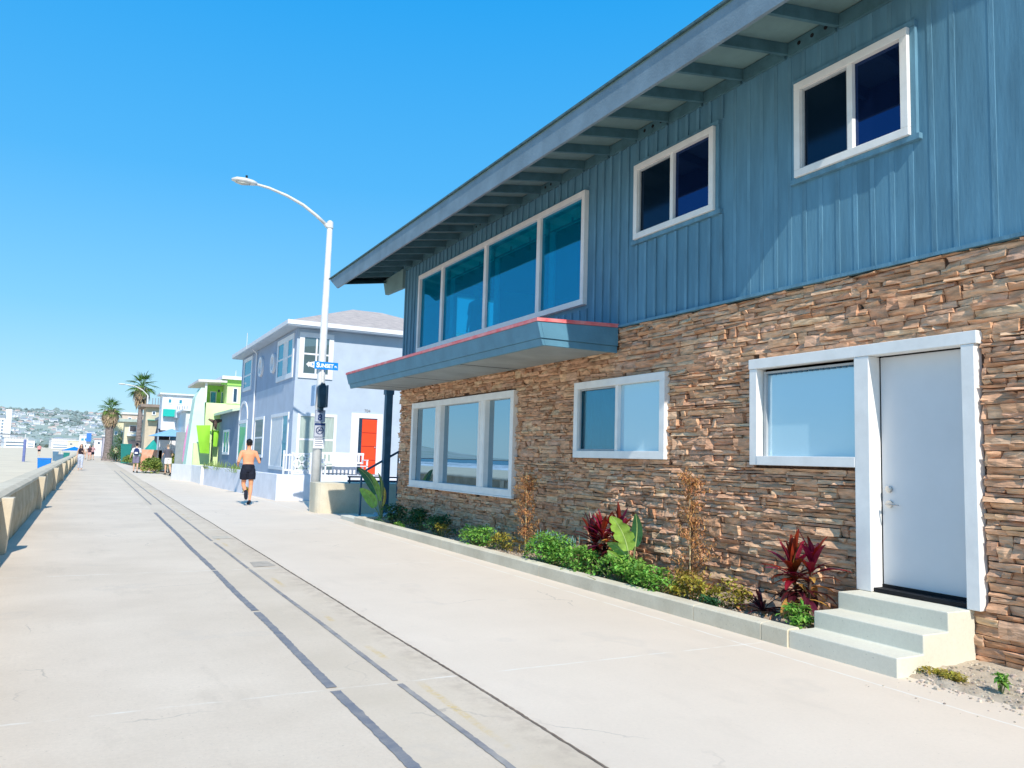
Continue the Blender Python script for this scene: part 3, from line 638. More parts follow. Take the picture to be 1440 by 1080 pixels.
f = MB(); f.prism([(4.96, zb(4.96)+0.127), (14, zb(14)+0.127), (14, zb(14)+0.155), (4.96, zb(4.96)+0.155)], 'y', S_END-0.02, 19.15); hb(f, 'roof_deck', M['soffit'])
f = MB(); f.prism([(4.925, zb(4.925)+0.158), (14, zb(14)+0.158), (14, zb(14)+0.185), (4.925, zb(4.925)+0.185)], 'y', S_END-0.05, 19.22); hb(f, 'roofing', M['roofing'])
f = MB(); f.prism([(17.302, 5.40), (18.52, 5.44), (18.72, 5.82), (17.302, 5.85)], 'x', 6.16, 6.25); hb(f, 'beam', M['soffit'], bevel=0.004)
f = MB(); y = 5.153-0.65
while y < 17.2:
    f.prism([(6.205, 5.80), (6.24, 5.80), (6.24, 5.952), (6.205, 5.948)], 'y', y+0.024, min(17.3, y+0.626)); y += 0.65
bl = hb(f, 'blocking', M['rafter'], bevel=0.002)
for k in (1, 5, 9, 13):
    for q in (0.13, 0.30, 0.47):
        f = MB(); yc = 5.153-0.65*0+0.65*(k-1)+q-0.0; f.tube([(6.2035, yc, 5.885), (6.2, yc, 5.885)], 0.022, 12); f.v = [(x-WX, y_-10, z) for x, y_, z in f.v]; MB.build(f, 'vent_hole', M['black'], bl)
# canopy over the stone window
C0, C1 = 8.775, 17.32
f = MB(); f.box(5.092, 6.20, C0+0.042, C1-0.001, 3.00, 3.02); cn = hb(f, 'canopy', M['csoffit'])
def cb(mb, name, m, **k): mb.v = [(x-WX, y-10, z) for x, y, z in mb.v]; return MB.build(mb, name, m, cn, **k)
f = MB(); f.hexa([(5.05, C0, 2.975), (5.09, C0, 2.975), (5.09, C1, 2.975), (5.05, C1, 2.975)], [(5.02, C0, 3.065), (5.06, C0, 3.065), (5.06, C1, 3.065), (5.02, C1, 3.065)]); 
f.hexa([(5.091, C0, 2.978), (6.21, C0, 2.978), (6.21, C0+0.04, 2.978), (5.091, C0+0.04, 2.978)], [(5.061, C0, 3.065), (6.21, C0, 3.065), (6.21, C0+0.04, 3.065), (5.061, C0+0.04, 3.065)]); cb(f, 'lower_fascia', M['canopy'], bevel=0.003)
f = MB(); f.hexa([(5.008, C0-0.018, 3.068), (5.06, C0-0.018, 3.068), (5.06, C1+0.02, 3.068), (5.008, C1+0.02, 3.068)], [(4.95, C0-0.018, 3.275), (5.0, C0-0.018, 3.275), (5.0, C1+0.02, 3.275), (4.95, C1+0.02, 3.275)])
f.hexa([(5.062, C0-0.018, 3.068), (6.21, C0-0.018, 3.068), (6.21, C0+0.022, 3.068), (5.062, C0+0.022, 3.068)], [(5.002, C0-0.018, 3.275), (6.21, C0-0.018, 3.32), (6.21, C0+0.022, 3.32), (5.002, C0+0.022, 3.275)]); cb(f, 'upper_fascia', M['canopy'], bevel=0.003)
for yy in (11.6, 14.2, 16.4): cb(MB().box(5.093, 6.2, yy, yy+0.012, 2.996, 2.9995), 'soffit_seam', M['black'])
f = MB(); f.hexa([(4.938, C0-0.03, 3.277), (6.215, C0-0.03, 3.322), (6.215, C1+0.03, 3.322), (4.938, C1+0.03, 3.277)], [(4.938, C0-0.03, 3.322), (6.215, C0-0.03, 3.37), (6.215, C1+0.03, 3.37), (4.938, C1+0.03, 3.322)]); cb(f, 'flashing', M['flash'])
# the rest of the shell: north wall with the window one sees through, back, south, floors
f = MB(); Wall('Y', 17.12).holes(f, 6.401, 14, 3.45, 6.0, [(7.45, 8.55, 4.1, 5.35)], 0, 0.17); hb(f, 'side_wall', M['siding'])
f = MB(); f.box(6.401, 14, 17.12, 17.27, 0, 3.449); hb(f, 'side_wall', mat('dark_stucco', (0.12, 0.2, 0.27), 0.9, 0.1, 3))
f = MB(); f.box(13.85, 14, -2, 17.119, 0, 6.9); f.box(6.401, 13.849, -2, -1.85, 0, 6.1); hb(f, 'back_wall', M['siding'])
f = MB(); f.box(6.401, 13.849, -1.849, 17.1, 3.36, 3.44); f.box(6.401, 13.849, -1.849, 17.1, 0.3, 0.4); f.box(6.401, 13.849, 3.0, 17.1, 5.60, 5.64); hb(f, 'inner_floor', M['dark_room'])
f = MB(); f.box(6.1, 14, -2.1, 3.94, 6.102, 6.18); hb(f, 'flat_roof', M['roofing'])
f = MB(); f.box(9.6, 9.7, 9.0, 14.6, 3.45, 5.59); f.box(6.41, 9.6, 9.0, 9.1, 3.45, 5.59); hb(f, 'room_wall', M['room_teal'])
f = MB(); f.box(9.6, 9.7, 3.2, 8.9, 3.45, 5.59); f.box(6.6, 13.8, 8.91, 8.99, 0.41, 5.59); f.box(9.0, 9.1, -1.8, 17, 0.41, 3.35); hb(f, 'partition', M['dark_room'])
f = MB(); Wall('Y', 17.12).frame(f, 7.40, 8.60, 4.05, 5.40, 0.07, -0.02, 0.19); f.box(7.98, 8.03, 17.15, 17.2, 4.12, 5.33); hb(f, 'window_frame', M['white_frame'])
# blinds along the head of the big upper window
for k, (a, b_) in enumerate(((9.7, 10.92), (11.04, 12.89), (13.01, 14.93))):
    f = MB(); wl.box(f, a-10, b_-10, 0.16, 0.20, 5.17, 5.40); bo = f.build('blind', M['valance'], H)
    g_ = MB(); wl.box(g_, a-10, b_-10, 0.145, 0.158, 5.17, 5.19); 
    for q in range(2): wl.box(g_, a-10+0.5+q*0.7, a-10+0.53+q*0.7, 0.14, 0.158, 5.17, 5.26)
    g_.build('blind_rail', M['rail'], bo)
    f = MB(); wl.box(f, b_-10-0.16, b_-10, 0.16, 0.19, 3.86, 5.168); f.build('side_drape', mat('teal_drape', (0.08, 0.85, 0.88), 0.8, 0.1, 5), H)
f = MB()
for i in range(16): wl.box(f, 15.06-10, 16.2-10, 0.13, 0.16, 4.78+i*0.038, 4.80+i*0.038)
f.build('slat_blind', mat('blind_slats', (0.03, 0.30, 0.30), 0.7, 0.1, 5), H)
# ---- concrete steps
sp = MB()
sp.box(5.30, 6.20, 3.93, 4.95, -0.02, 0.142); sp.box(5.60, 6.20, 3.931, 4.95, 0.142, 0.285); sp.box(5.90, 6.22, 3.932, 4.945, 0.285, 0.43)
SP = MB(); SP.prism([(5.30, -0.02), (6.235, -0.02), (6.235, 0.432), (5.90, 0.432), (5.90, 0.285), (5.60, 0.285), (5.60, 0.142), (5.30, 0.142)], 'y', 3.93, 4.95)
tag(SP.build('concrete_steps', M['step'], bevel=0.008), 'three pale grey concrete steps up to the white door', 'steps')
# ---- planter curb, planting bed, gravel
cbm = MB(); y = 4.952; n_ = 0
def curb_seg(a, b_):
    f = MB(); P = [(5.285, -0.02), (5.43, -0.02), (5.43, 0.15), (5.41, 0.158), (5.305, 0.150), (5.285, 0.138)]; f.prism(P, 'y', a, b_); return f
cur = empty('planter_curb', (5.3, 5, 0), 0, 'long low concrete curb edging the planting bed along the stone wall', 'curb')
for a, b_ in ((4.953, 5.246), (5.252, 6.126), (6.132, 9.14), (9.146, 12.4), (12.406, 15.2), (15.206, 17.34)):
    f = curb_seg(a, b_); f.v = [(x-5.3, y_-5, z) for x, y_, z in f.v]; MB.build(f, 'curb_section', M['curb'], cur, bevel=0.004)
f = MB().box(5.285, 6.27, 17.20, 17.34, -0.02, 0.14); f.v = [(x-5.3+0.147, y_-5+0.143, z) for x, y_, z in f.v]; MB.build(f, 'end_section', M['curb'], cur, bevel=0.004)
def bed(x0, x1, y0, y1, zf, st=0.06):
    mb = MB(); nx = max(2, int((x1-x0)/st)); ny = int((y1-y0)/st)
    vs = [(x0+(x1-x0)*i/nx, y0+(y1-y0)*j/ny, zf(x0+(x1-x0)*i/nx, y0+(y1-y0)*j/ny)) for j in range(ny+1) for i in range(nx+1)]
    return mb.add(vs, [(j*(nx+1)+i, j*(nx+1)+i+1, (j+1)*(nx+1)+i+1, (j+1)*(nx+1)+i) for j in range(ny) for i in range(nx)])
M['soil'] = mat('sandy_soil', (0.52, 0.42, 0.30), 0.95, 0.2, 6, 1.0, 60, col2=(0.28, 0.20, 0.14))
struct('planting_bed', bed(5.43, 6.26, 4.952, 17.22, lambda x, y: 0.105+0.05*noise.noise((x*2, y*2, 0))+0.02*noise.noise((x*9, y*9, 3))+0.03*(x-5.43)), M['soil'], smooth=True)
M['gravel'] = mat('gravel_soil', (0.58, 0.50, 0.39), 0.95, 0.2, 8, 1.0, 70, col2=(0.38, 0.31, 0.23))
def gz(x, y):
    t = max(0, min(1, (x-5.33+0.05*noise.noise((y*2.5, 1, 1))+0.02*noise.noise((y*9, 4, 1)))/0.12)); return -0.03+t*(0.036+0.05*(x-5.3)+0.025*noise.noise((x*3, y*3, 0))+0.014*noise.noise((x*14, y*14, 0)))
struct('gravel', bed(5.22, 6.26, -3, 3.929, gz, 0.04), M['gravel'], smooth=True)
f = MB()
for i in range(1700):
    x = R.uniform(5.30, 6.12); y = R.uniform(0.8, 3.9); s = R.uniform(0.003, 0.012) if R.random() < 0.93 else R.uniform(0.014, 0.024)
    if R.random() < 0.06: x = R.uniform(4.9, 5.3); s *= 0.5
    zz = max(0, gz(x, y)) if x > 5.25 else 0; f.ball((x, y, zz+s*0.3), (s*R.uniform(.8, 1.4), s*R.uniform(.8, 1.4), s*0.7), 5, 3)
for i in range(1500):
    x = R.uniform(5.44, 6.0); y = R.uniform(5, 13.5); s = R.uniform(0.003, 0.012); f.ball((x, y, 0.112+0.05*noise.noise((x*2, y*2, 0))+0.02*noise.noise((x*9, y*9, 3))+0.03*(x-5.43)+s*0.3), s, 5, 3)
tag(f.build('pebbles', mat('pebble', (0.55, 0.47, 0.38), 0.9, 0.2, 5, island=0.5)), 'small tan pebbles loose on the sandy soil below the stone wall', 'pebbles', kind='stuff')
# ================================================================== STREET LAMP AND SIGNS
PX, PY = 5.56, 21.97
lp = empty('street_lamp', (PX, PY, 0), 0, 'tall pale tapered street lamp with a curved arm reaching over the walkway', 'street lamp')
f = MB(); f.tube([(0, 0, 0), (0, 0, 3), (0.03, 0, 7.9)], [0.135, 0.115, 0.075], 20); f.build('pole', M['galv'], lp, smooth=True)
f = MB(); f.tube([(0.03, 0, 7.88), (0.03, 0, 8.06)], [0.095, 0.09], 16); f.tube([(0.03, 0, 8.061), (0.03, 0, 8.10)], [0.085, 0.04], 16); f.tube([(-0.04, 0, 7.92), (-0.10, 0, 7.98)], 0.06, 12); f.build('pole_cap', M['galv'], lp, smooth=False)
ap = [(-0.06, 0, 7.95), (-0.35, 0, 8.17), (-0.75, 0, 8.42), (-1.2, 0, 8.60), (-1.7, 0, 8.73), (-2.08, 0, 8.775)]
f = MB(); f.tube(ap, [0.05, 0.046, 0.043, 0.04, 0.036, 0.034], 12); f.build('arm', M['galv'], lp, smooth=True)
f = MB(); f.tube([(-2.02, 0, 8.78), (-2.14, 0, 8.79), (-2.34, 0, 8.80), (-2.56, 0, 8.80), (-2.68, 0, 8.785)], [(0.045, 0.05), (0.075, 0.11), (0.085, 0.15), (0.07, 0.14), (0.03, 0.06)], 14, ref=(0, 0, 1))
hd = f.build('lamp_head', M['galv'], lp, smooth=True)
f = MB(); f.tube([(-2.2, 0, 8.73), (-2.4, 0, 8.715), (-2.58, 0, 8.735)], [(0.02, 0.07), (0.03, 0.11), (0.02, 0.07)], 12, ref=(0, 0, 1)); f.build('lens', mat('lamp_lens', (0.55, 0.55, 0.5), 0.2, 0.05, 5), hd, smooth=True)
f = MB(); f.tube([(-2.3, 0, 8.87), (-2.3, 0, 8.96)], 0.03, 8); f.build('photocell', M['black'], hd)
M['sign_blue'] = mat('sign_blue', (0.0, 0.24, 0.80), 0.45, 0.05, 4); M['sign_white'] = mat('sign_white', (0.82, 0.83, 0.86), 0.5, 0.03, 4)
M['sign_ink'] = mat('sign_ink', (0.02, 0.05, 0.16), 0.5, 0.05, 4); M['letter_white'] = mat('letter_white', (0.9, 0.93, 0.95), 0.5, 0.02, 4)
f = MB(); f.box(-0.24, 0.42, -0.165, -0.155, 3.84, 4.05); ss = f.build('street_sign', M['sign_blue']); ss.location = (PX, PY, 0)
tag(ss, 'blue street name sign reading Sunset on the street lamp', 'sign')
text_mesh('S', 0.185, (-0.145, -0.169, 3.945), FACE_Y, M['letter_white'], ss, bold=0.007)
text_mesh('UNSET', 0.145, (0.085, -0.169, 3.938), FACE_Y, M['letter_white'], ss, bold=0.005, sx=0.92)
text_mesh('PL', 0.075, (0.355, -0.169, 3.93), FACE_Y, M['letter_white'], ss, bold=0.002)
f = MB(); f.prism([(-0.47, 3.95), (-0.39, 4.03), (-0.39, 4.0), (-0.243, 4.04), (-0.243, 3.86), (-0.39, 3.90), (-0.39, 3.87)], 'y', -0.172, -0.160); f.build('arrow', M['sign_white'], ss)
f = MB(); f.prism([(-0.30, 3.92), (-0.265, 3.955), (-0.30, 3.99), (-0.315, 3.975), (-0.292, 3.955), (-0.315, 3.935)], 'y', -0.176, -0.1725); f.build('lettering', M['sign_blue'], ss)
def sign_plate(name, x0, x1, z0, z1, m, label, yo=-0.150, edge=None):
    f = MB(); f.box(x0, x1, yo-0.006, yo, z0, z1); o = f.build(name, m); o.location = (PX, PY, 0); tag(o, label, 'sign', None)
    if edge:
        g = MB(); Wall('Y', yo-0.0075).frame(g, x0+0.008, x1-0.008, z0+0.008, z1-0.008, 0.007, 0, 0.001); g.build('border', edge, o)
    return o
# backs of two signs set edge on, and the dark box on the pole
tw = MB(); tw.box(-0.185, -0.15, -0.12, 0.26, 2.83, 3.40); bs = tw.build('traffic_sign', mat('sign_back', (0.30, 0.45, 0.66), 0.5, 0.1, 5)); bs.location = (PX, PY, 0); tag(bs, 'blue grey metal sign mounted edge on, left of the dark box on the lamp post', 'sign')
tw = MB(); tw.box(0.17, 0.20, -0.10, 0.28, 2.80, 3.42); bs = tw.build('traffic_sign', mat('sign_back_dark', (0.10, 0.18, 0.26), 0.5, 0.1, 5)); bs.location = (PX, PY, 0); tag(bs, 'dark grey metal sign mounted edge on, right of the dark box on the lamp post', 'sign')
tw = MB(); tw.box(-0.10, 0.10, -0.27, -0.14, 2.78, 3.36); tw.prism([(-0.10, 3.362), (0.10, 3.362), (0.06, 3.45), (-0.02, 3.45)], 'y', -0.25, -0.16); tw.box(-0.07, 0.05, -0.25, -0.15, 2.70, 2.778)
bs = tw.build('equipment_box', mat('box_dark', (0.03, 0.075, 0.11), 0.5, 0.2, 6), bevel=0.01); bs.location = (PX, PY, 0); tag(bs, 'narrow dark blue box strapped to the street lamp above the speed sign', 'box')
s1 = sign_plate('speed_sign', -0.155, 0.13, 2.38, 2.71, mat('sign_grey', (0.42, 0.47, 0.58), 0.5, 0.05, 4), 'small speed limit 8 sign below the dark box on the lamp post', yo=-0.155, edge=M['sign_ink'])
text_mesh('8', 0.24, (-0.012, -0.164, 2.50), FACE_Y, M['sign_ink'], s1, bold=0.008)
text_mesh('SPEED', 0.062, (-0.012, -0.164, 2.665), FACE_Y, M['sign_ink'], s1, bold=0.002)
s2 = sign_plate('prohibition_sign', -0.155, 0.15, 1.97, 2.36, mat('sign_lilac', (0.52, 0.54, 0.62), 0.5, 0.04, 4), 'white sign with a crossed circle, skating prohibited, on the lamp post', yo=-0.152, edge=M['sign_ink'])
f = MB(); f.box(-0.14, 0.135, -0.164, -0.161, 2.29, 2.345); f.build('band', M['sign_ink'], s2)
rg = MB(); vs = []; n_ = 28
for i in range(n_):
    a = 2*pi*i/n_
    for r_ in (0.085, 0.108): vs.append((0.0+r_*cos(a), -0.1615, 2.15+r_*sin(a)))
rg.add(vs, [(2*i, 2*i+1, (2*i+3) % (2*n_), (2*i+2) % (2*n_)) for i in range(n_)]); rg.bar((-0.066, -0.1635, 2.216), (0.066, -0.1635, 2.084), 0.022, 0.002, up=(1, 0, 1)); rg.build('crossed_circle', M['sign_ink'], s2)
f = MB(); f.bar((-0.06, -0.161, 2.125), (0.06, -0.161, 2.165), 0.002, 0.022, up=(1, 0, 0)); f.bar((-0.02, -0.161, 2.14), (0.03, -0.161, 2.215), 0.002, 0.025, up=(1, 0, 0)); f.tube([(-0.045, -0.160, 2.108), (-0.045, -0.163, 2.108)], 0.012, 8); f.tube([(0.055, -0.160, 2.142), (0.055, -0.163, 2.142)], 0.012, 8); f.build('skater_symbol', M['sign_ink'], s2)
s3 = sign_plate('notice_sign', -0.155, 0.15, 1.66, 1.96, M['sign_white'], 'small white notice at the bottom of the signs on the lamp post', yo=-0.149)
f = MB()
for k in range(4): f.box(-0.12, 0.11-0.03*(k % 2), -0.1575, -0.156, 1.90-0.055*k, 1.915-0.055*k)
f.box(-0.15, 0.145, -0.1575, -0.156, 1.935, 1.952); f.build('lettering', M['sign_ink'], s3)
f = MB(); f.box(-0.03, 0.03, -0.148, -0.112, 1.7, 4.0); f.build('sign_bracket', M['galv'], lp)
# ================================================================== CONCRETE ROUNDED WALL, STAIR, RAILS AT THE HOUSE END
P = []
for a in range(180, 271, 15): P.append((5.22+0.35+0.35*cos(radians(a)), 20.35+0.35+0.35*sin(radians(a))))
P += [(11, 20.35), (11, 20.6), (5.62, 20.6), (5.47, 20.75), (5.47, 22.6), (5.22, 22.6)]
P = [(5.22+0.35+0.35*cos(radians(a)), 20.35+0.35+0.35*sin(radians(a))) for a in range(180, 271, 15)]+[(11, 20.35), (11, 21.5), (5.80, 21.5), (5.22, 21.2)]
f = MB(); f.prism(P, 'z', -0.02, 0.77); tag(f.build('concrete_wall', M['curb'], bevel=0.01), 'low beige concrete wall with a rounded corner beside the street lamp', 'wall')
f = MB(); f.bar((6.0, 20.42, 0.83), (10.8, 20.42, 0.83), 0.05, 0.05); f.bar((6.0, 20.42, 0.94), (10.8, 20.42, 0.94), 0.04, 0.04)
for x in (6.05, 7.6, 9.2, 10.7): f.bar((x, 20.42, 0.77), (x, 20.42, 0.96), 0.035, 0.035)
tag(f.build('low_railing', mat('railing_dark', (0.03, 0.07, 0.12), 0.5, 0.1, 5)), 'low dark metal railing on top of the rounded concrete wall', 'railing')
st_ = empty('outside_stair', (5.9, 17.9, 0), 0, 'pale blue painted stair rising beside the end wall of the stone house', 'stairs')
for k in range(7): MB().box(0.15+0.32*k, 0.15+0.32*(k+1)-0.004, -0.52, 0.42, 0 if k == 0 else 0.004, 0.17*(k+1)).build('step', M['bluestep'], st_, bevel=0.006)
MB().box(-0.55, 0.145, -0.5, 0.75, -0.01, 0.09).build('landing', M['step'], st_, bevel=0.01)
hr = empty('handrail', (5.75, 18.45, 0), 0, 'blue metal handrail bending down to a post beside the outside stair', 'handrail')
MB().tube([(0.0, 0, 0), (0.0, 0, 0.97), (0.025, 0, 1.07), (0.12, 0, 1.16), (2.3, 0, 2.43)], 0.027, 10).build('rail', M['rail'], hr, smooth=True)
MB().tube([(0.9, 0, 0.5), (0.9, 0, 1.60)], 0.02, 8).build('post', M['rail'], hr); MB().tube([(1.8, 0, 1.0), (1.8, 0, 2.12)], 0.02, 8).build('post', M['rail'], hr)
f = MB(); f.box(6.24, 6.40, 18.3, 18.46, 0, 3.1); f.box(6.22, 6.42, 18.28, 18.48, 2.98, 3.2)
tag(f.build('stair_post', M['rail'], bevel=0.004), 'dark blue square post standing behind the canopy by the outside stair', 'post')
# ================================================================== GREY HOUSE
GX, GY = 6.12, 27.7; GH = 5.85
G = empty('house', (GX, GY, 0), 0, 'blue grey two storey stucco house with hip roof and orange red door', 'house')
gw = Wall('X', 0.0); gs = Wall('Y', 0.0)
def gy(px, py): p = at(px, py, X=GX); return p.y-GY, p.z
def gx(px, py): p = at(px, py, Y=GY); return p.x-GX, p.z
f = MB(); f.box(0, 7.0, 0, 11.2, 0, GH); f.build('wall', M['grey_stucco'], G)
f = MB(); e = 0.42
f.add([(-e, -e, 6.02), (7.4, -e, 6.02), (7.4, 11.6, 6.02), (-e, 11.6, 6.02), (2.9, 3.4, 7.35), (4.1, 8.4, 7.35), (4.1, 3.4, 7.35), (2.9, 8.4, 7.35)], [(0, 1, 6, 4), (1, 2, 5, 6), (2, 3, 7, 5), (3, 0, 4, 7), (4, 6, 5, 7), (3, 2, 1, 0)])
rf = f.build('roof', M['shingle'], G)
f = MB(); f.box(-e-0.03, 7.43, -e-0.03, -e, 5.90, 6.05); f.box(-e-0.03, -e, -e, 11.63, 5.90, 6.05); f.build('gutter', M['trimwhite'], rf)
f = MB(); f.box(-e, 7.4, -e+0.001, 11.6, 5.86, 5.90); f.build('eaves', M['grey_stucco'], rf)
f = MB(); f.box(2.0, 2.3, 3.0, 3.3, 6.9, 7.25); f.build('vent', mat('vent_dark', (0.1, 0.12, 0.14), 0.8, 0.1, 5), rf) if False else None
gl = [M['glass_dark'], M['glass_lt']]
M['glass_gh'] = glass('glass_grey_house', (0.10, 0.15, 0.16), 0.12); M['glass_ght'] = glass('glass_teal_light', (0.02, 0.28, 0.40), 0.15)
def gwin(u0, u1, z0, z1, w=0.14, mull=(), panes=None, bars=(), out=0.05): return gw.window(G, u0, u1, z0, z1, w, mull, out, -0.004, M['trimwhite'], M['glass_ght'], panes, 0.07, 'window', bars)
def swin(u0, u1, z0, z1, w=0.14, mull=(), panes=None, bars=(), out=0.05): return gs.window(G, u0, u1, z0, z1, w, mull, out, -0.004, M['trimwhite'], M['glass_gh'], panes, 0.06, 'window', bars)
gwin(0.35, 3.1, 4.15, 5.72, 0.18, (1.3, 2.0), [M['glass_ght'], M['sheer'], M['glass_ght']], (4.95,))
gwin(8.45, 10.55, 4.25, 5.75, 0.16, (), None, (4.95,))
gwin(0.55, 3.6, 0.9, 2.95, 0.12, (1.5,), [M['glass_ght'], M['sheer']])
gwin(5.0, 7.0, 1.30, 2.95, 0.12, (), [M['glass_gh']], (2.1,))
gwin(8.9, 11.1, 1.0, 2.95, 0.16, (), [M['glass_ght']])
f = MB(); n_ = 16; vs = []     # arched moulding over the last ground floor window
for i in range(n_+1):
    a = pi*i/n_
    for r_ in (1.15, 0.98):
        for d in (-0.05, 0.0): vs.append((d, 10.0+r_*cos(a), 2.96+0.75*r_*sin(a)))
f.add(vs, [q for i in range(n_) for q in ((4*i, 4*i+4, 4*i+6, 4*i+2), (4*i+1, 4*i, 4*i+4, 4*i+5), (4*i+2, 4*i+3, 4*i+7, 4*i+6))]); f.build('arch_trim', M['trimwhite'], G)
def ringy(y, z, r, nm):
    f = MB(); vs = []; n_ = 24
    for i in range(n_):
        a = 2*pi*i/n_
        for rr, d in ((r, 0), (r, -0.10), (r*0.72, -0.10), (r*0.72, -0.01)): vs.append((d, y+rr*cos(a), z+rr*sin(a)))
    f.add(vs, [(4*i+k, 4*i+k+1, (4*i+k+5) % (4*n_), (4*i+k+4) % (4*n_)) for i in range(n_) for k in range(3)]); o = f.build('round_window', M['trimwhite'], G)
    g = MB(); g.add([(-0.02, y+r*0.73*cos(2*pi*i/n_), z+r*0.73*sin(2*pi*i/n_)) for i in range(n_)], [tuple(range(n_))]); g.build('pane', M['sheer'], o)
ringy(6.25, 5.05, 0.42, 'a'); ringy(3.75, 4.95, 0.38, 'b')
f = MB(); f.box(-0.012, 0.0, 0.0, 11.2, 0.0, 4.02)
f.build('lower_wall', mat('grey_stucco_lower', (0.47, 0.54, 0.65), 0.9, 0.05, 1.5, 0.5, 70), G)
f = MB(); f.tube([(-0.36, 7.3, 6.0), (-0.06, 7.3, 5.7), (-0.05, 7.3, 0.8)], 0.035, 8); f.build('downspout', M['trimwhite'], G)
f = MB(); f.box(-0.010, 0.0, 0.0, 11.2, 4.021, GH-0.01); f.build('upper_wall', mat('grey_stucco_eave_shade', (0.33, 0.41, 0.54), 0.9, 0.05, 1.5, 0.5, 70), G)  # eave shade painted into the colour, darker than the wall below
f = MB(); f.tube([(-0.45, 7.6, 5.9), (-0.45, 7.6, 6.6)], 0.012, 6); f.build('antenna', M['galv'], rf)
swin(0.08, 1.28, 4.12, 5.72, 0.17, (0.68,), [M['glass_gh'], M['glass_gh']], (4.97,))
swin(0.14, 0.82, 0.86, 2.90, 0.10, (), [M['sheer_green']], (2.0,))
swin(0.86, 1.52, 0.86, 2.90, 0.10, (), [M['sheer_green']], (2.0,))
# lace edge at the windows
f = MB()
for (x0, x1, z0) in ((0.28, 0.62, 5.40), (0.74, 1.08, 5.40)):
    for k in range(4): w_ = (x1-x0)/4; f.add([(x0+k*w_, 0.004-0.012, z0+0.12), (x0+(k+1)*w_, -0.008, z0+0.12), (x0+(k+0.5)*w_, -0.008, z0-0.03)], [(0, 2, 1)])
f.build('lace', M['sheer'], G)
f = MB(); gs.box(f, 2.04, 2.32, -0.04, 0.0, 0.83, 3.0); gs.box(f, 3.0, 3.2, -0.04, 0.0, 0.83, 3.0); gs.box(f, 2.32, 3.0, -0.042, 0.0, 2.83, 3.0); f.build('door_frame', M['trimwhite'], G)
f = MB(); gs.box(f, 2.325, 2.995, -0.012, 0.0, 0.84, 2.825); f.build('door_recess', M['glass_dark'], G)
f = MB(); gs.box(f, 2.45, 2.99, -0.03, -0.014, 0.85, 2.79)
gd = f.build('door', M['red_door'], G)
f = MB()
for z in (1.33, 1.82, 2.30): gs.box(f, 2.46, 2.98, -0.034, -0.0305, z, z+0.025)
f.build('panel_groove', mat('red_dark', (0.30, 0.02, 0.01), 0.6, 0.05, 5), gd)
f = MB(); f.ball((2.94, -0.06, 1.8), 0.03, 8, 6); f.build('handle', M['steel'], gd)
f = MB(); gs.box(f, 1.5, 2.04, -0.03, 0.0, 0.86, 1.48); f.build('trim_board', M['trimwhite'], G)
nm = text_mesh('704', 0.15, (2.62, -0.012, 3.09), FACE_Y, mat('number_bronze', (0.2, 0.2, 0.22), 0.5, 0.1, 5), G, name='house_number')
# low garden walls round the patio, patio floor
f = MB()
A = Vector((5.32, 25.95)); Bv = Vector((4.60, 38.4)); f.prism([(5.32, 25.95), (12, 25.95), (12, 26.15), (5.52, 26.15), (4.80, 38.4), (4.60, 38.4)], 'z', -0.02, 0.83)
tag(f.build('patio_wall', M['plaster_wall'], bevel=0.01), 'low pale blue grey plastered wall enclosing the patio of the grey house', 'wall')
f = MB(); f.prism([(4.60, 38.45), (4.80, 38.45), (4.68, 42.0), (4.02, 44.7), (3.82, 44.6), (4.49, 41.9)], 'z', -0.02, 0.80); f.box(4.5, 4.82, 38.2, 38.42, -0.01, 0.86)
tag(f.build('patio_wall', mat('bright_plaster', (0.90, 0.88, 0.86), 0.9, 0.04, 2)), 'low white wall in front of the pale green house, beyond the grey one', 'wall')
struct('patio', MB().prism([(5.53, 26.16), (12, 26.16), (12, 27.69), (13, 44), (4.9, 44), (4.82, 38.4)], 'z', 0.0, 0.70), mat('patio_deck', (0.5, 0.48, 0.45), 0.9, 0.1, 2))
f = MB(); f.bar((6.0, 26.9, 0.70), (6.0, 26.9, 1.55), 0.05, 0.05); f.bar((6.62, 26.9, 0.70), (6.62, 26.9, 1.55), 0.05, 0.05); f.bar((6.0, 26.9, 1.5), (6.62, 26.9, 1.5), 0.05, 0.05); f.bar((6.0, 26.9, 0.85), (6.62, 26.9, 0.85), 0.05, 0.05)
for a, b_ in (((6.0, 0.85), (6.62, 1.5)), ((6.0, 1.5), (6.62, 0.85)), ((6.31, 0.85), (6.62, 1.17)), ((6.0, 1.17), (6.31, 1.5)), ((6.31, 1.5), (6.62, 1.17)), ((6.0, 1.17), (6.31, 0.85))): f.bar((a[0], 26.9, a[1]), (b_[0], 26.9, b_[1]), 0.03, 0.045)
tag(f.build('lattice_gate', M['white']), 'small white gate with crossed diagonal slats on the patio', 'gate')
f = MB(); f.bar((5.72, 26.9, 0.7), (5.72, 26.9, 1.6), 0.05, 0.05); f.bar((5.9, 26.9, 0.7), (5.9, 26.9, 1.5), 0.03, 0.03); f.bar((5.72, 26.9, 1.45), (6.0, 26.9, 1.45), 0.03, 0.05); f.bar((5.72, 26.9, 0.95), (6.0, 26.9, 0.95), 0.03, 0.05)
tag(f.build('picket_fence', M['white']), 'short white picket fence left of the crossed slat gate', 'fence')
bn = empty('garden_bench', (7.75, 26.85, 0.70), 0, 'white wooden garden bench on the patio beside the orange red door', 'bench')
f = MB()
for k in range(4): f.box(-0.75, 0.75, -0.25+0.12*k, -0.15+0.12*k, 0.42, 0.445)
f.build('seat', M['white'], bn)
f = MB(); f.box(-0.75, 0.75, 0.24, 0.27, 0.80, 0.88); f.box(-0.75, 0.75, 0.24, 0.27, 0.5, 0.56)
for k in range(11): f.box(-0.72+k*0.14, -0.66+k*0.14, 0.245, 0.265, 0.561, 0.799)
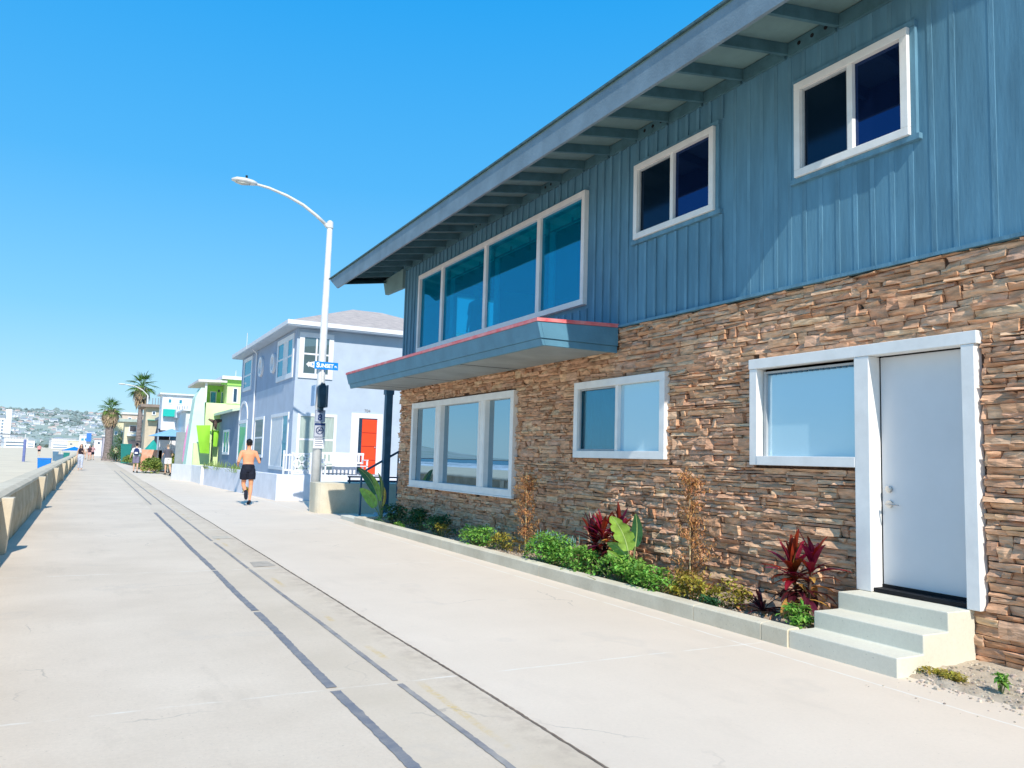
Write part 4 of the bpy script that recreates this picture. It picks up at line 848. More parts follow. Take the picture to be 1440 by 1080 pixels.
f.build('backrest', M['white'], bn)
for sx in (-0.74, 0.70):
    for sy in (-0.25, 0.21): MB().box(sx, sx+0.05, sy, sy+0.05, 0, 0.41 if sy > 0 else 0.62).build('leg', M['white'], bn)
    MB().box(sx-0.01, sx+0.06, -0.27, 0.235, 0.625, 0.655).build('armrest', M['white'], bn)
# ---- annex
AN = empty('annex', (6.1, 39.1, 0), 0, 'low blue grey annex with a sloping pale eave between the grey and the green house', 'annex')
MB().box(0.0, 4, -0.15, 6.0, 0, 3.5).build('wall', mat('annex_stucco', (0.20, 0.27, 0.37), 0.9, 0.05, 1.5), AN)
MB().prism([(-0.32, 3.38), (4, 4.3), (4, 4.42), (-0.32, 3.50)], 'y', -0.2, 6.05).build('roof', mat('pale_green_trim', (0.55, 0.66, 0.52), 0.8, 0.05, 2), AN)
o = Wall('X', 0.0).window(AN, 2.2, 4.2, 1.35, 2.6, 0.12, (3.2,), 0.05, 0.0, M['trimwhite'], M['glass_ght'], None, 0.08)
# ---- green house
GZ = Vector((5.33, 45.2, 0))
Q = empty('house', GZ, 0, 'pale green two storey house with a flared corner and lime green balcony', 'house')
M['lime'] = mat('lime_paint', (0.36, 0.68, 0.15), 0.85, 0.06, 2); M['pale_lime'] = mat('pale_green_paint', (0.70, 0.86, 0.46), 0.9, 0.05, 2); M['mint'] = mat('mint_paint', (0.62, 0.84, 0.72), 0.9, 0.05, 2)
MB().box(0.152, 7, 0.0, 7.0, 0, 4.08).build('wall', M['pale_lime'], Q)
MB().prism([(-0.85, 0), (0.15, 0), (0.0, 2.8), (-0.08, 4.85), (-0.27, 4.85), (-0.53, 4.3)], 'y', -0.06, 1.4).build('flared_wall', M['mint'], Q)
MB().box(0.03, 0.151, 0.0, 2.2, 0, 4.08).build('corner_wall', M['pale_lime'], Q)
MB().box(-0.07, 0.03, -0.02, 0.1, 4.09, 5.15).build('balcony_post', M['white'], Q)
MB().box(0.16, 1.04, 1.5, 1.6, 4.081, 5.14).build('balcony_wall', M['lime'], Q)
for u in (0.38, 0.95): Wall('Y', 1.49).window(Q, u, u+0.34, 4.12, 4.80, 0.04, (), 0.03, 0.0, M['white'], M['glass_ght'])
MB().box(1.05, 7.0, -0.04, 6.9, 4.082, 5.38).build('upper_wall', M['pale_lime'], Q)
Wall('Y', -0.04).window(Q, 1.35, 1.60, 4.15, 4.95, 0.04, (), 0.03, 0.0, M['white'], M['glass_dark'])
MB().prism([(-0.45, 5.16), (1.0, 5.20), (1.0, 5.33), (-0.45, 5.28)], 'y', -0.25, 5.0).build('balcony_roof', mat('roof_pale_pink', (0.74, 0.68, 0.66), 0.9, 0.06, 3), Q)
MB().box(0.72, 7.0, -0.12, -0.041, 5.09, 5.379).build('eave_band', M['lime'], Q)
MB().box(0.72, 7.2, -0.35, 7.0, 5.381, 5.56).build('roof', M['white'], Q)
MB().tube([(0.62, -0.1, 4.80), (0.62, -0.1, 4.66)], 0.05, 8).build('porch_lamp', M['black'], Q)
MB().tube([(1.6, 1.0, 5.56), (1.6, 1.0, 6.0)], 0.02, 6).build('antenna', M['greyw0'] if 'greyw0' in M else M['galv'], Q)
MB().box(-0.5, 0.45, -0.35, -0.061, 0.0, 1.9).build('planter_pier', M['pale_lime'], Q)
# big bright green fabric screens
f = MB(); p0 = at(276, 598, Y=44.2); p1 = at(296, 598, Y=44.2); p2 = at(294, 638, Y=44.2); p3 = at(281, 637, Y=44.2)
def cloth_panel(ps, th=0.03, n_=8, bulge=0.12):
    mb = MB(); a, b_, c, d = ps; vs = []
    for j in range(n_+1):
        for i in range(n_+1):
            u, v = i/n_, j/n_; p = (a*(1-u)+b_*u)*(1-v)+(d*(1-u)+c*u)*v; p = p.copy(); p.y -= bulge*sin(pi*u)*sin(pi*v); vs.append(p)
    return mb.add(vs, [(j*(n_+1)+i, (j+1)*(n_+1)+i, (j+1)*(n_+1)+i+1, j*(n_+1)+i+1) for j in range(n_) for i in range(n_)])
M['lime_cloth'] = mat('lime_fabric', (0.30, 0.66, 0.05), 0.8, 0.04, 2)
tag(cloth_panel((p0, p1, p2, p3)).build('sun_screen', M['lime_cloth'], smooth=True), 'large bright lime green sun screen hanging on the pale green house', 'screen')
ps = [at(297, 604, Y=44.6), at(308, 606, Y=44.6), at(305, 628, Y=44.6), at(300, 628, Y=44.6)]
tag(cloth_panel(ps, bulge=0.05).build('sun_screen', M['lime_cloth'], smooth=True), 'small narrow lime green sun screen right of the large one', 'screen')
pl_ = at(297, 640, Y=44.0); f = MB(); f.tube([(pl_.x, pl_.y, 0.7), (pl_.x, pl_.y, 3.05)], 0.03, 8); f.tube([(pl_.x, pl_.y, 3.05), (pl_.x+0.1, pl_.y, 3.15), (pl_.x+0.25, pl_.y, 3.0)], 0.03, 8); tag(f.build('screen_post', M['black']), 'thin dark post between the two lime green screens', 'post')
# antler like driftwood ornament
o_ = at(303, 593, Y=44.5); f = MB()
f.tube([o_+Vector((-0.35, 0, 0.12)), o_+Vector((-0.1, 0, 0)), o_, o_+Vector((0.15, 0, 0.05)), o_+Vector((0.4, 0, 0.1))], [0.04, 0.1, 0.13, 0.1, 0.05], 8); f.tube([o_, o_+Vector((0.02, 0, -0.42))], [0.12, 0.05], 8); tag(f.build('driftwood_ornament', mat('driftwood', (0.16, 0.11, 0.09), 0.9, 0.3, 6)), 'dark forked driftwood ornament on the wall above the narrow green screen', 'ornament')
# ================================================================== ROW OF HOUSES BEYOND
def block(label, px0, px1, ytop, Y, depth, wm, roofm=None, wins=(), cat='house', name='house', over=0.2, hr_=0.25, base=0.0):
    "a building whose wall faces the camera side (-Y) at distance Y"
    a = at(px0, ytop, Y=Y); b_ = at(px1, ytop, Y=Y); w = b_.x-a.x; h = (a.z+b_.z)/2
    r = empty(name, (a.x, Y, 0), 0, label, cat)
    MB().box(0, w, 0, depth, base, h).build('wall', wm, r)
    MB().box(-over, w+over, -over, depth+over, h+0.001, h+hr_).build('roof', roofm or M['white'], r)
    for (u0, u1, v0, v1, mm) in wins:      # picture-space windows on the wall
        p = at(u0, v0, Y=Y); q = at(u1, v1, Y=Y); Wall('Y', 0.0).window(r, p.x-a.x, q.x-a.x, q.z, p.z, 0.07, (), 0.05, 0.0, M['white'], mm)
    return r
gt = M['glass_ght']; M['teal'] = mat('teal_paint', (0.02, 0.50, 0.42), 0.8, 0.05, 2); M['stone_tan'] = mat('tan_stucco', (0.62, 0.52, 0.38), 0.9, 0.08, 2); M['cream'] = mat('cream_stucco', (0.72, 0.66, 0.50), 0.9, 0.06, 2)
M['greyw'] = mat('grey_siding', (0.30, 0.34, 0.38), 0.85, 0.08, 2); M['palew'] = mat('pale_grey_stucco', (0.70, 0.73, 0.74), 0.9, 0.05, 2)
b1 = block('white block with small square windows and a teal band, behind the green house', 229, 275, 556, 62, 2.5, M['white'], M['palew'], ((236, 242, 560, 568, gt), (251, 257, 561, 569, gt)), hr_=0.12)
def on(r, px0, px1, y0, y1, Y, d, m, nm):
    p = at(px0, y0, Y=Y); q = at(px1, y1, Y=Y); l = r.location; f = MB().box(p.x-l.x, q.x-l.x, Y-l.y, Y-l.y+d, q.z, p.z); return f.build(nm, m, r)
on(b1, 230, 247, 575, 586, 61.6, 0.35, M['teal'], 'teal_balcony'); on(b1, 248, 266, 576, 588, 60.5, 1.4, M['palew'], 'balcony')
for k in range(5): on(b1, 249+k*3.4, 250+k*3.4, 571, 576, 60.55, 0.05, M['greyw'], 'baluster')
on(b1, 255, 266, 588, 602, 60.8, 1.1, M['white'], 'porch'); on(b1, 252, 255, 588, 602, 60.9, 0.9, mat('door_shadow', (0.08, 0.09, 0.12), 0.8, 0.1, 4), 'porch_opening')
b1b = block('pale grey white beach house with a slim corner, directly beyond the pale green house', 262, 276, 578, 56, 6, M['palew'], M['white'], ((266, 270, 584, 590, gt),), hr_=0.1)
b2 = block('grey shingled house with a low sloping roof beyond the pink umbrella', 230, 254, 589, 66, 6, M['greyw'], M['greyw'], (), hr_=0.2)
b3 = block('tan stucco house with a small tower roof behind the awnings', 206, 230, 573, 80, 4, M['stone_tan'], mat('roof_brown', (0.30, 0.24, 0.20), 0.9, 0.1, 2), ((214, 219, 578, 584, M['glass_dark']),), over=0.5)
on(b3, 208, 229, 590, 591.5, 79.4, 0.6, M['teal'], 'trim_band')
f = MB()
for k in range(3): p = at(214+4*k, 573, Y=82); f.tube([(p.x-b3.location.x, 2, p.z), (p.x-b3.location.x, 2, p.z+0.9)], 0.04, 6)
f.build('roof_railing', M['greyw'], b3)
b4 = block('cream villa with an arched dark window and a shaded balcony', 176, 212, 594, 96, 4, M['cream'], mat('roof_sage', (0.42, 0.50, 0.46), 0.9, 0.1, 2), ((182, 192, 598, 608, mat('dark_opening', (0.10, 0.09, 0.10), 0.8, 0.1, 3)),), over=0.6, hr_=0.3)
on(b4, 179, 206, 610, 614, 95.2, 0.8, M['palew'], 'balcony'); on(b4, 181, 204, 619, 631, 95.3, 0.7, mat('dark_opening2', (0.13, 0.12, 0.13), 0.8, 0.1, 3), 'porch_opening')
b5 = block('pale yellow house with two storeys and a flat roof behind the palms', 157, 177, 591, 112, 5, mat('yellow_stucco', (0.74, 0.68, 0.45), 0.9, 0.06, 2), M['cream'], ((170, 173, 606, 614, M['glass_dark']), (161, 165, 606, 612, gt)))
b6 = block('pinkish tan upper house stepping up behind the cream villa', 172, 206, 583, 118, 5, mat('tan_pink', (0.66, 0.55, 0.46), 0.9, 0.06, 2), M['palew'], ((180, 185, 587, 591, M['glass_dark']), (192, 197, 588, 592, M['glass_dark'])))
b7 = block('narrow grey stone tower building just beyond the smaller palm', 145, 153, 614, 128, 8, mat('lav_grey', (0.47, 0.45, 0.52), 0.9, 0.1, 2), M['palew'], ((147, 151, 618, 622, M['glass_dark']),))
b8 = block('small white and pink cottages at the far end of the walkway', 133, 145, 618, 170, 10, M['white'], mat('roof_pinkish', (0.55, 0.42, 0.40), 0.9, 0.1, 2), ((137, 141, 621, 625, M['glass_dark']),))
b9 = block('white building with a bright blue gable end at the far end of the walkway', 112, 128, 612, 330, 14, M['white'], M['palew'], ((114, 118, 616, 620, gt), (119, 122, 616, 620, gt)))
on(b9, 122, 128, 609, 621, 329, 0.9, mat('gable_blue', (0.06, 0.22, 0.62), 0.8, 0.1, 2), 'blue_gable')
b10 = block('low beige shop row beyond the blue gabled building', 95, 112, 620, 360, 14, M['cream'], M['palew'], ((98, 102, 623, 626, M['glass_dark']),), cat='shops', name='shop_row')
# orange retaining wall, dark stall awnings, teal shelters and clutter along the edge
p = at(199, 632, Y=62); q = at(228, 640, Y=62)
f = MB().box(p.x, q.x, 62, 62.3, 0, p.z); tag(f.build('retaining_wall', mat('orange_brick', (0.66, 0.27, 0.15), 0.9, 0.25, 1.6, col2=(0.78, 0.50, 0.38)), bevel=0.02), 'low orange brick garden wall behind the green hedge', 'wall')
f = MB().box(q.x+0.05, q.x+1.4, 61.9, 62.2, 0, 0.95); tag(f.build('patio_wall', M['white']), 'low white wall right of the orange brick one', 'wall')
def parasol(label, px, py_top, Y, r, h, m, closed=False):
    t = at(px, py_top, Y=Y); e_ = empty('umbrella', (t.x, Y, 0), 0, label, 'umbrella')
    MB().tube([(0, 0, 0), (0, 0, t.z)], 0.03, 6).build('pole', M['galv'], e_)
    f = MB(); n_ = 8
    if closed: f.tube([(0, 0, t.z), (0, 0, t.z-0.3), (0.03, 0, t.z-h*0.6), (0.06, 0, t.z-h)], [0.04, 0.12, r*0.8, r], 8, cap=True)
    else: f.add([(0, 0, t.z)]+[(r*cos(2*pi*i/n_), r*sin(2*pi*i/n_), t.z-h) for i in range(n_)], [(0, 1+i, 1+(i+1) % n_) for i in range(n_)])
    f.build('canopy', m, e_); return e_
parasol('closed pink umbrella leaning beside the mint flared wall', 266, 596, 48, 0.30, 2.1, mat('pink_cloth', (0.80, 0.32, 0.55), 0.8, 0.1, 3), True)
parasol('open pale blue umbrella over the patio seats beyond the pink one', 242, 603, 60, 1.5, 0.55, mat('blue_cloth', (0.25, 0.48, 0.72), 0.8, 0.1, 3))
parasol('open teal umbrella behind the orange wall', 216, 618, 68, 1.0, 1.3, mat('teal_cloth', (0.02, 0.34, 0.30), 0.8, 0.1, 3))
parasol('dark closed umbrella beside the teal one', 224, 590, 70, 0.35, 2.2, mat('navy_cloth', (0.04, 0.06, 0.09), 0.8, 0.1, 3), True)
def awning(label, px0, px1, y0, y1, Y, d, m):
    p = at(px0, y0, Y=Y); q = at(px1, y1, Y=Y); e_ = empty('awning_tent', (p.x, Y, 0), 0, label, 'tent'); w = q.x-p.x
    MB().prism([(0, q.z), (w, q.z), (w, p.z-0.1), (0, p.z)], 'y', 0, 0.05).build('canopy', m, e_); MB().add([(0, 0.051, p.z), (w, 0.051, p.z-0.1), (w, d, p.z+0.3), (0, d, p.z+0.3)], [(0, 1, 2, 3)]).build('top', m, e_)
    for x in (0.02, w-0.02): MB().tube([(x, 0.08, 0), (x, 0.08, q.z)], 0.025, 6).build('pole', M['galv'], e_)
    return e_
awning('black shade cloth stretched above the patio seats', 224, 238, 608, 619, 61, 1.6, mat('black_cloth', (0.03, 0.035, 0.045), 0.8, 0.2, 3))
awning('slate blue shade cloth right of the black one', 239, 252, 612, 620, 59, 1.6, mat('slate_cloth', (0.10, 0.20, 0.30), 0.8, 0.2, 3))
f = MB(); s_ = at(258, 612, Y=52); f.box(s_.x-0.4, s_.x+0.5, 52, 52.2, 0, 2.6); tag(f.build('storage_shed', M['greyw'], bevel=0.02), 'tall narrow grey shed left of the closed pink umbrella', 'shed')
# rubbish bins along the beach side of the wall and on the walkway
def bin_(label, px, pyb, Y, s, m, lid, z=0.45):
    b_ = at(px, pyb, Y=Y); e_ = empty('rubbish_bin', (b_.x, Y, hs_(b_.x, Y)-0.02) if b_.x < -1.2 else (b_.x, Y, 0), 0, label, 'bin')
    MB().hexa([(-0.19*s, -0.19*s, 0), (0.19*s, -0.19*s, 0), (0.19*s, 0.19*s, 0), (-0.19*s, 0.19*s, 0)], [(-0.24*s, -0.24*s, 0.9*s), (0.24*s, -0.24*s, 0.9*s), (0.24*s, 0.24*s, 0.9*s), (-0.24*s, 0.24*s, 0.9*s)]).build('body', m, e_, bevel=0.02)
    MB().box(-0.25*s, 0.25*s, -0.25*s, 0.25*s, 0.901*s, 0.95*s).build('lid', lid, e_, bevel=0.01); return e_
M['bin_blue'] = mat('bin_blue', (0.01, 0.20, 0.62), 0.5, 0.06, 3); M['bin_slate'] = mat('bin_slate', (0.10, 0.20, 0.30), 0.6, 0.06, 3); M['bin_teal'] = mat('bin_teal', (0.02, 0.22, 0.20), 0.6, 0.06, 3)
bin_('bright blue rubbish bin on the sand nearest the camera', 61.5, 660, 38, 1.0, M['bin_blue'], M['bin_blue'])
bin_('slate blue rubbish bin behind the sea wall, in front of the other slate bins', 83, 645, 60, 1.0, M['bin_slate'], M['bin_slate'])
bin_('slate blue rubbish bin with a pale top, farther along the sand', 78, 640, 95, 1.1, M['bin_slate'], M['white'])
bin_('dark teal rubbish bin tight behind the sea wall', 93.5, 640, 80, 1.0, M['bin_teal'], M['bin_teal'])
bin_('dark green rubbish bin at the right edge of the walkway behind the backpacker', 176, 648, 92, 2.1, M['bin_teal'], M['bin_teal'])
# blue canopy tent far on the walkway edge, volleyball net
p = at(104, 637, Y=130); e_ = empty('beach_tent', (p.x, 130, 0.0), 0, 'low blue beach tent far along the sea wall', 'tent'); MB().add([(-1.6, -1, 1.0), (1.6, -1, 1.0), (1.6, 1, 1.0), (-1.6, 1, 1.0), (0, 0, 1.6)], [(0, 1, 4), (1, 2, 4), (2, 3, 4), (3, 0, 4)]).build('canopy', M['bin_blue'], e_)
for sx in (-1.5, 1.5): MB().tube([(sx, -0.9, 0), (sx, -0.9, 1.0)], 0.04, 6).build('pole', M['galv'], e_)
vb = at(33.5, 641, Y=88); e_ = empty('volleyball_net', (vb.x, 88, 0.0), 0, 'volleyball net with padded blue posts on the sand', 'net')
MB().tube([(0, 0, 0), (0, 0, 2.1)], 0.12, 8).build('padded_post', mat('post_pad', (0.16, 0.20, 0.42), 0.8, 0.1, 3), e_)
MB().tube([(0, 0, 2.1), (0, 0, 2.6)], 0.04, 8).build('post', M['galv'], e_)
MB().tube([(-6.5, 0, 0), (-6.5, 0, 2.6)], 0.05, 8).build('post', M['white'], e_)
f = MB(); f.box(-6.5, 0, -0.01, 0.01, 2.48, 2.58); f.box(-6.5, 0, -0.008, 0.008, 1.75, 1.79)
for k in range(27): f.box(-6.4+k*0.24, -6.385+k*0.24, -0.004, 0.004, 1.79, 2.48)
f.build('net', mat('net_cord', (0.16, 0.18, 0.2), 0.8, 0.1, 3), e_)
# second, distant street lamp beside the tall palm
p = at(202, 640, Y=84); q = at(203.5, 556, Y=84); l2 = empty('street_lamp', (p.x, 84, 0), 0, 'distant white street lamp with a curved arm in front of the tall palm', 'street lamp')
hz = q.z; MB().tube([(0, 0, 0), (0, 0, hz)], [0.13, 0.08], 8).build('pole', M['galv'], l2)
MB().tube([(0, 0, hz), (-0.5, 0, hz+0.5), (-1.2, 0, hz+0.85), (-2.0, 0, hz+0.95)], 0.05, 6).build('arm', M['galv'], l2); MB().ball((-2.3, 0, hz+0.96), (0.35, 0.16, 0.08), 8, 5).build('lamp_head', M['galv'], l2)
f = MB(); f.box(-0.3, 0.35, -0.12, -0.10, 2.9, 3.1); o = f.build('street_sign', mat('far_sign', (0.35, 0.55, 0.68), 0.6, 0.1, 4)); o.location = (p.x, 84, 0); tag(o, 'small pale blue street sign on the distant street lamp', 'sign')
# ================================================================== PLANTS
def leaf(mb, base, d, ln, w, droop=0.3, n=5, fold=0.25, prof=None, side=None):
    base = Vector(base); d = Vector(d).normalized(); s = d.cross(Vector((0, 0, 1)))
    s = s.normalized() if s.length > 1e-4 else Vector((1, 0, 0))
    if side is not None: s = (s+Vector(side)).normalized()
    p = base.copy(); vs = []; dd = d.copy(); st = ln/n
    for i in range(n+1):
        t = i/n; ww = (prof(t) if prof else max(0.04, sin(pi*min(1, t*0.92+0.08))**0.8))*w/2
        up_ = s.cross(dd)
        vs += [p-s*ww+up_*ww*fold, p.copy(), p+s*ww+up_*ww*fold]
        dd = (dd+Vector((0, 0, -droop*st/ln*2.0))).normalized(); p = p+dd*st
    fs = []
    for i in range(n): a = 3*i; fs += [(a, a+1, a+4, a+3), (a+1, a+2, a+5, a+4)]
    mb.add(vs, fs)
def rdir(el0, el1, az=None):
    a = R.uniform(0, 2*pi) if az is None else az; e_ = radians(R.uniform(el0, el1)); return Vector((cos(a)*cos(e_), sin(a)*cos(e_), sin(e_)))
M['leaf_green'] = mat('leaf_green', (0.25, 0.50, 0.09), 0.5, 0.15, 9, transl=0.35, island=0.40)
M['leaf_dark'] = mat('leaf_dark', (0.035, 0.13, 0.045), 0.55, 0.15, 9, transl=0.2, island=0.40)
M['leaf_yellow'] = mat('leaf_yellow', (0.42, 0.36, 0.06), 0.6, 0.15, 9, transl=0.3, island=0.45)
M['leaf_dry'] = mat('leaf_dry', (0.66, 0.34, 0.14), 0.8, 0.2, 9, transl=0.25, island=0.35)
M['leaf_blue'] = mat('leaf_blue', (0.20, 0.42, 0.38), 0.6, 0.1, 9, transl=0.2, island=0.2)
M['leaf_red'] = mat('leaf_red', (0.26, 0.012, 0.025), 0.35, 0.25, 9, transl=0.40, island=0.6, spec=0.5)
M['leaf_maroon'] = mat('leaf_maroon', (0.09, 0.012, 0.025), 0.4, 0.2, 9, transl=0.25, island=0.4, spec=0.5)
M['leaf_orange'] = mat('leaf_orange', (0.55, 0.28, 0.07), 0.6, 0.2, 9, transl=0.35, island=0.3)
M['paddle'] = mat('paddle_leaf', (0.34, 0.55, 0.08), 0.4, 0.2, 12, transl=0.35, spec=0.5, stretch=(1, 1, 1))
M['paddle_dark'] = mat('paddle_leaf_dark', (0.04, 0.15, 0.05), 0.4, 0.2, 12, transl=0.2, spec=0.5)
M['stem'] = mat('plant_stem', (0.22, 0.26, 0.10), 0.7, 0.2, 9); M['bark'] = mat('dark_stem', (0.13, 0.08, 0.05), 0.9, 0.3, 20); M['stake'] = mat('bamboo_stake', (0.66, 0.50, 0.27), 0.7, 0.15, 8)
GBED = 'low plants in the bed along the stone wall'
def clump(label, x, y, rx, ry, h, n, s, m, z=0.10, name='shrub', cat='shrub', group=GBED, stems=True, el=(-10, 70)):
    e_ = empty(name, (x, y, z), 0, label, cat, group); f = MB(); g = MB()
    cs = [(R.gauss(0, 0.45)*rx, R.gauss(0, 0.45)*ry, R.uniform(0.25, 0.95)*h) for _ in range(max(5, n//26))]
    for i in range(n):
        c = R.choice(cs); lim = 1.15
        px = c[0]+R.gauss(0, 0.16)*rx; py = c[1]+R.gauss(0, 0.16)*ry; q = (px/rx)**2+(py/ry)**2
        if q > lim: continue
        pz = min(c[2]+R.gauss(0, 0.10)*h, h*sqrt(max(0.05, 1.15-q)))
        d = rdir(*el); d = (d+Vector((px/rx, py/ry, 0))*0.5).normalized()
        ss = s*R.uniform(0.6, 1.3); leaf(f, (px, py, max(0.01, pz)), d, ss, ss*0.62, 0.4, 2, 0.3)
    f.build('foliage', m, e_)
    if stems:
        for c in cs: g.tube([(c[0]*0.3, c[1]*0.3, -0.03), (c[0]*0.8, c[1]*0.8, c[2]*0.6), c], [0.005, 0.004, 0.002], 4)
        g.build('stems', M['stem'], e_)
    return e_
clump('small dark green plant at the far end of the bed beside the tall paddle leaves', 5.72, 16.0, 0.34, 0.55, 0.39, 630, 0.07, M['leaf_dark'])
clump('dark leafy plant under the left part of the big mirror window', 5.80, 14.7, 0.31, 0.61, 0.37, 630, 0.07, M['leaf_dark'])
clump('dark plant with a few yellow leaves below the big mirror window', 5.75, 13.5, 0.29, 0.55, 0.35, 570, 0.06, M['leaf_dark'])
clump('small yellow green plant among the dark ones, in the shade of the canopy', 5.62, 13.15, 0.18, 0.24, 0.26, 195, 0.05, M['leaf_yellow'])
clump('pale tiny plant low beside the curb in the shade', 5.52, 15.2, 0.11, 0.30, 0.11, 120, 0.05, M['leaf_green'])
clump('bright green bushy plant left of the first dried sapling', 5.66, 11.75, 0.27, 0.61, 0.33, 1050, 0.055, M['leaf_green'])
clump('small golden plant between the bright green one and the first dried sapling', 5.70, 10.95, 0.19, 0.32, 0.27, 390, 0.05, M['leaf_yellow'])
clump('bright green bush in front of the blue green succulent', 5.66, 9.45, 0.28, 0.51, 0.43, 1350, 0.055, M['leaf_green'])
clump('bright green spreading bush just left of the big paddle leaved plant', 5.62, 8.70, 0.25, 0.49, 0.32, 1125, 0.055, M['leaf_green'])
clump('bright green bush around the foot of the big paddle leaved plant', 5.62, 7.75, 0.27, 0.44, 0.32, 1125, 0.055, M['leaf_green'])
clump('bright green low bush right of the big paddle leaved plant', 5.58, 7.18, 0.22, 0.44, 0.26, 975, 0.05, M['leaf_green'])
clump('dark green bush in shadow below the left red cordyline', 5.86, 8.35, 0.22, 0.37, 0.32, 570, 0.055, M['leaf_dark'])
clump('yellow and cream variegated plant right of the green bushes', 5.66, 6.58, 0.19, 0.32, 0.26, 495, 0.052, M['leaf_yellow'])
clump('second yellow plant, partly dried, left of the spiky dark rosette', 5.70, 6.05, 0.18, 0.27, 0.27, 420, 0.05, M['leaf_yellow'])
clump('small green plant tucked against the lowest step', 5.56, 5.10, 0.13, 0.15, 0.22, 360, 0.05, M['leaf_green'])
clump('low dark trailing plant between the yellow plant and the curb', 5.55, 6.2, 0.11, 0.37, 0.10, 225, 0.04, M['leaf_dark'])
clump('withered yellowish tuft on the gravel beside the bottom step', 5.55, 3.76, 0.13, 0.20, 0.05, 330, 0.035, M['leaf_yellow'], z=0.02, group='weeds on the gravel')
clump('tiny yellow green weed in the middle of the gravel', 5.60, 3.37, 0.06, 0.06, 0.13, 90, 0.045, M['leaf_green'], z=0.03, group='weeds on the gravel')
clump('dark green weed at the right edge of the gravel', 5.76, 2.98, 0.25, 0.24, 0.18, 630, 0.045, M['leaf_dark'], z=0.03, group='weeds on the gravel')
# blue green succulent of upright fingers
e_ = empty('succulent', (5.86, 9.65, 0.12), 0, 'blue green succulent with upright finger leaves behind the bright green bush', 'succulent', GBED); f = MB()
for i in range(170):
    x = R.gauss(0, 0.09); y = R.gauss(0, 0.20); leaf(f, (x, y, R.uniform(0.05, 0.28)), rdir(45, 88), R.uniform(0.10, 0.17), 0.014, 0.05, 3, 0.6)
f.build('foliage', M['leaf_blue'], e_)
# dark spiky rosette
e_ = empty('spiky_plant', (5.74, 5.68, 0.11), 0, 'small dark spiky rosette casting long shadows in front of the stone wall', 'plant', GBED); f = MB()
for i in range(26): leaf(f, (0, 0, 0.03), rdir(15, 85), R.uniform(0.16, 0.30), 0.03, 0.35, 5, 0.5)
f.build('foliage', M['leaf_maroon'], e_)
f = MB()
for i in range(22): a = R.uniform(0, 6.28); leaf(f, (R.gauss(0, 0.05), R.gauss(0, 0.25), 0.02), rdir(0, 25, a), R.uniform(0.18, 0.36), 0.022, 0.4, 4, 0.4)
f.build('dry_leaves', M['leaf_dry'], e_)
def cordyline(label, x, y, stems, z=0.11):
    e_ = empty('cordyline', (x, y, z), 0, label, 'plant'); g = MB(); fr_ = MB(); fm = MB(); fo = MB()
    for (dx, dy, h) in stems:
        top = Vector((dx*2.0, dy*1.6, h)); g.tube([(dx, dy*0.6, -0.05), (dx*1.4, dy, h*0.5), top], [0.013, 0.011, 0.009], 6)
        for i in range(42):
            t = i/41; b_ = Vector((dx*(1+t), dy*(0.8+0.8*t), h*(0.35+0.68*t))); el = 12+68*t**1.4; ln = R.uniform(0.22, 0.36)
            mm = fr_ if t > 0.45 and R.random() < 0.85 else (fo if R.random() < 0.30 else fm)
            leaf(mm, b_, rdir(el-14, el+10), ln, R.uniform(0.045, 0.075), 0.55*(1-t)+0.22, 6, 0.35, prof=lambda q: max(0.05, sin(pi*min(1, q*0.86+0.10))**0.7))
    g.build('stem', M['bark'], e_); fr_.build('red_leaves', M['leaf_red'], e_); fm.build('maroon_leaves', M['leaf_maroon'], e_); fo.build('orange_leaves', M['leaf_orange'], e_)
    return e_
cordyline('red leaved cordyline right beside the concrete steps, with orange drying tips', 5.80, 5.26, [(0.0, 0.07, 0.50), (0.02, -0.06, 0.55)])
cordyline('red leaved cordyline left of the big paddle leaved plant', 5.85, 8.35, [(0.0, 0.10, 0.50), (0.02, -0.08, 0.56), (0.0, 0.25, 0.42)])
def paddle(label, x, y, leaves, z=0.1):
    e_ = empty('bird_of_paradise', (x, y, z), 0, label, 'plant')
    for (hx, hy, hz, dx, dy, dz, ln, w, mm, split) in leaves:
        g = MB(); b_ = Vector((hx, hy, hz)); g.tube([(0, 0, -0.04), b_*0.55+Vector((0, 0, 0.02)), b_], [0.018, 0.013, 0.009], 7)
        d = Vector((dx, dy, dz)).normalized(); f = MB(); nseg = 16; s = d.cross(Vector((-0.62, -0.78, 0.1))).normalized(); p = b_.copy(); pr = []
        for i in range(nseg+1):
            t = i/nseg; ww = w/2*max(0.03, sin(pi*min(1, 0.06+0.94*t)))**0.55*(1-0.25*t); pr.append((p.copy(), ww)); d = (d+Vector((-0.03, 0, -0.035))).normalized(); p = p+d*(ln/nseg)
        for sd in (-1, 1):
            for i in range(nseg):
                a, wa = pr[i]; b2, wb = pr[i+1]; nrm = Vector((-0.62, -0.78, 0.15))
                gap = 0.72 if split and i % 4 == 3 else 1.0; lift = nrm*wa*0.32
                m1 = a+s*sd*wa*0.55+lift*0.35; m2 = b2+s*sd*wb*0.55*gap+lift*0.35
                l2 = nrm*wb*0.32; m2 = b2+s*sd*wb*0.55*gap+l2*0.35; ga = 0.72 if split and i % 4 == 0 and i else 1.0; f.add([a, b2, m2, m1, b2+s*sd*wb*gap+l2*0.8, a+s*sd*wa*ga+lift*0.8], [(0, 1, 2, 3), (3, 2, 4, 5)])
        o = f.build('leaf', mm, e_, smooth=False); g.build('stalk', M['stem'], e_)
        g = MB(); g.tube([q[0]+Vector((-0.004, 0, 0)) for q in pr], [0.008*(1-0.8*i/nseg)+0.001 for i in range(nseg+1)], 6); g.build('midrib', mat('midrib', (0.40, 0.52, 0.18), 0.5, 0.1, 8), o)
    return e_
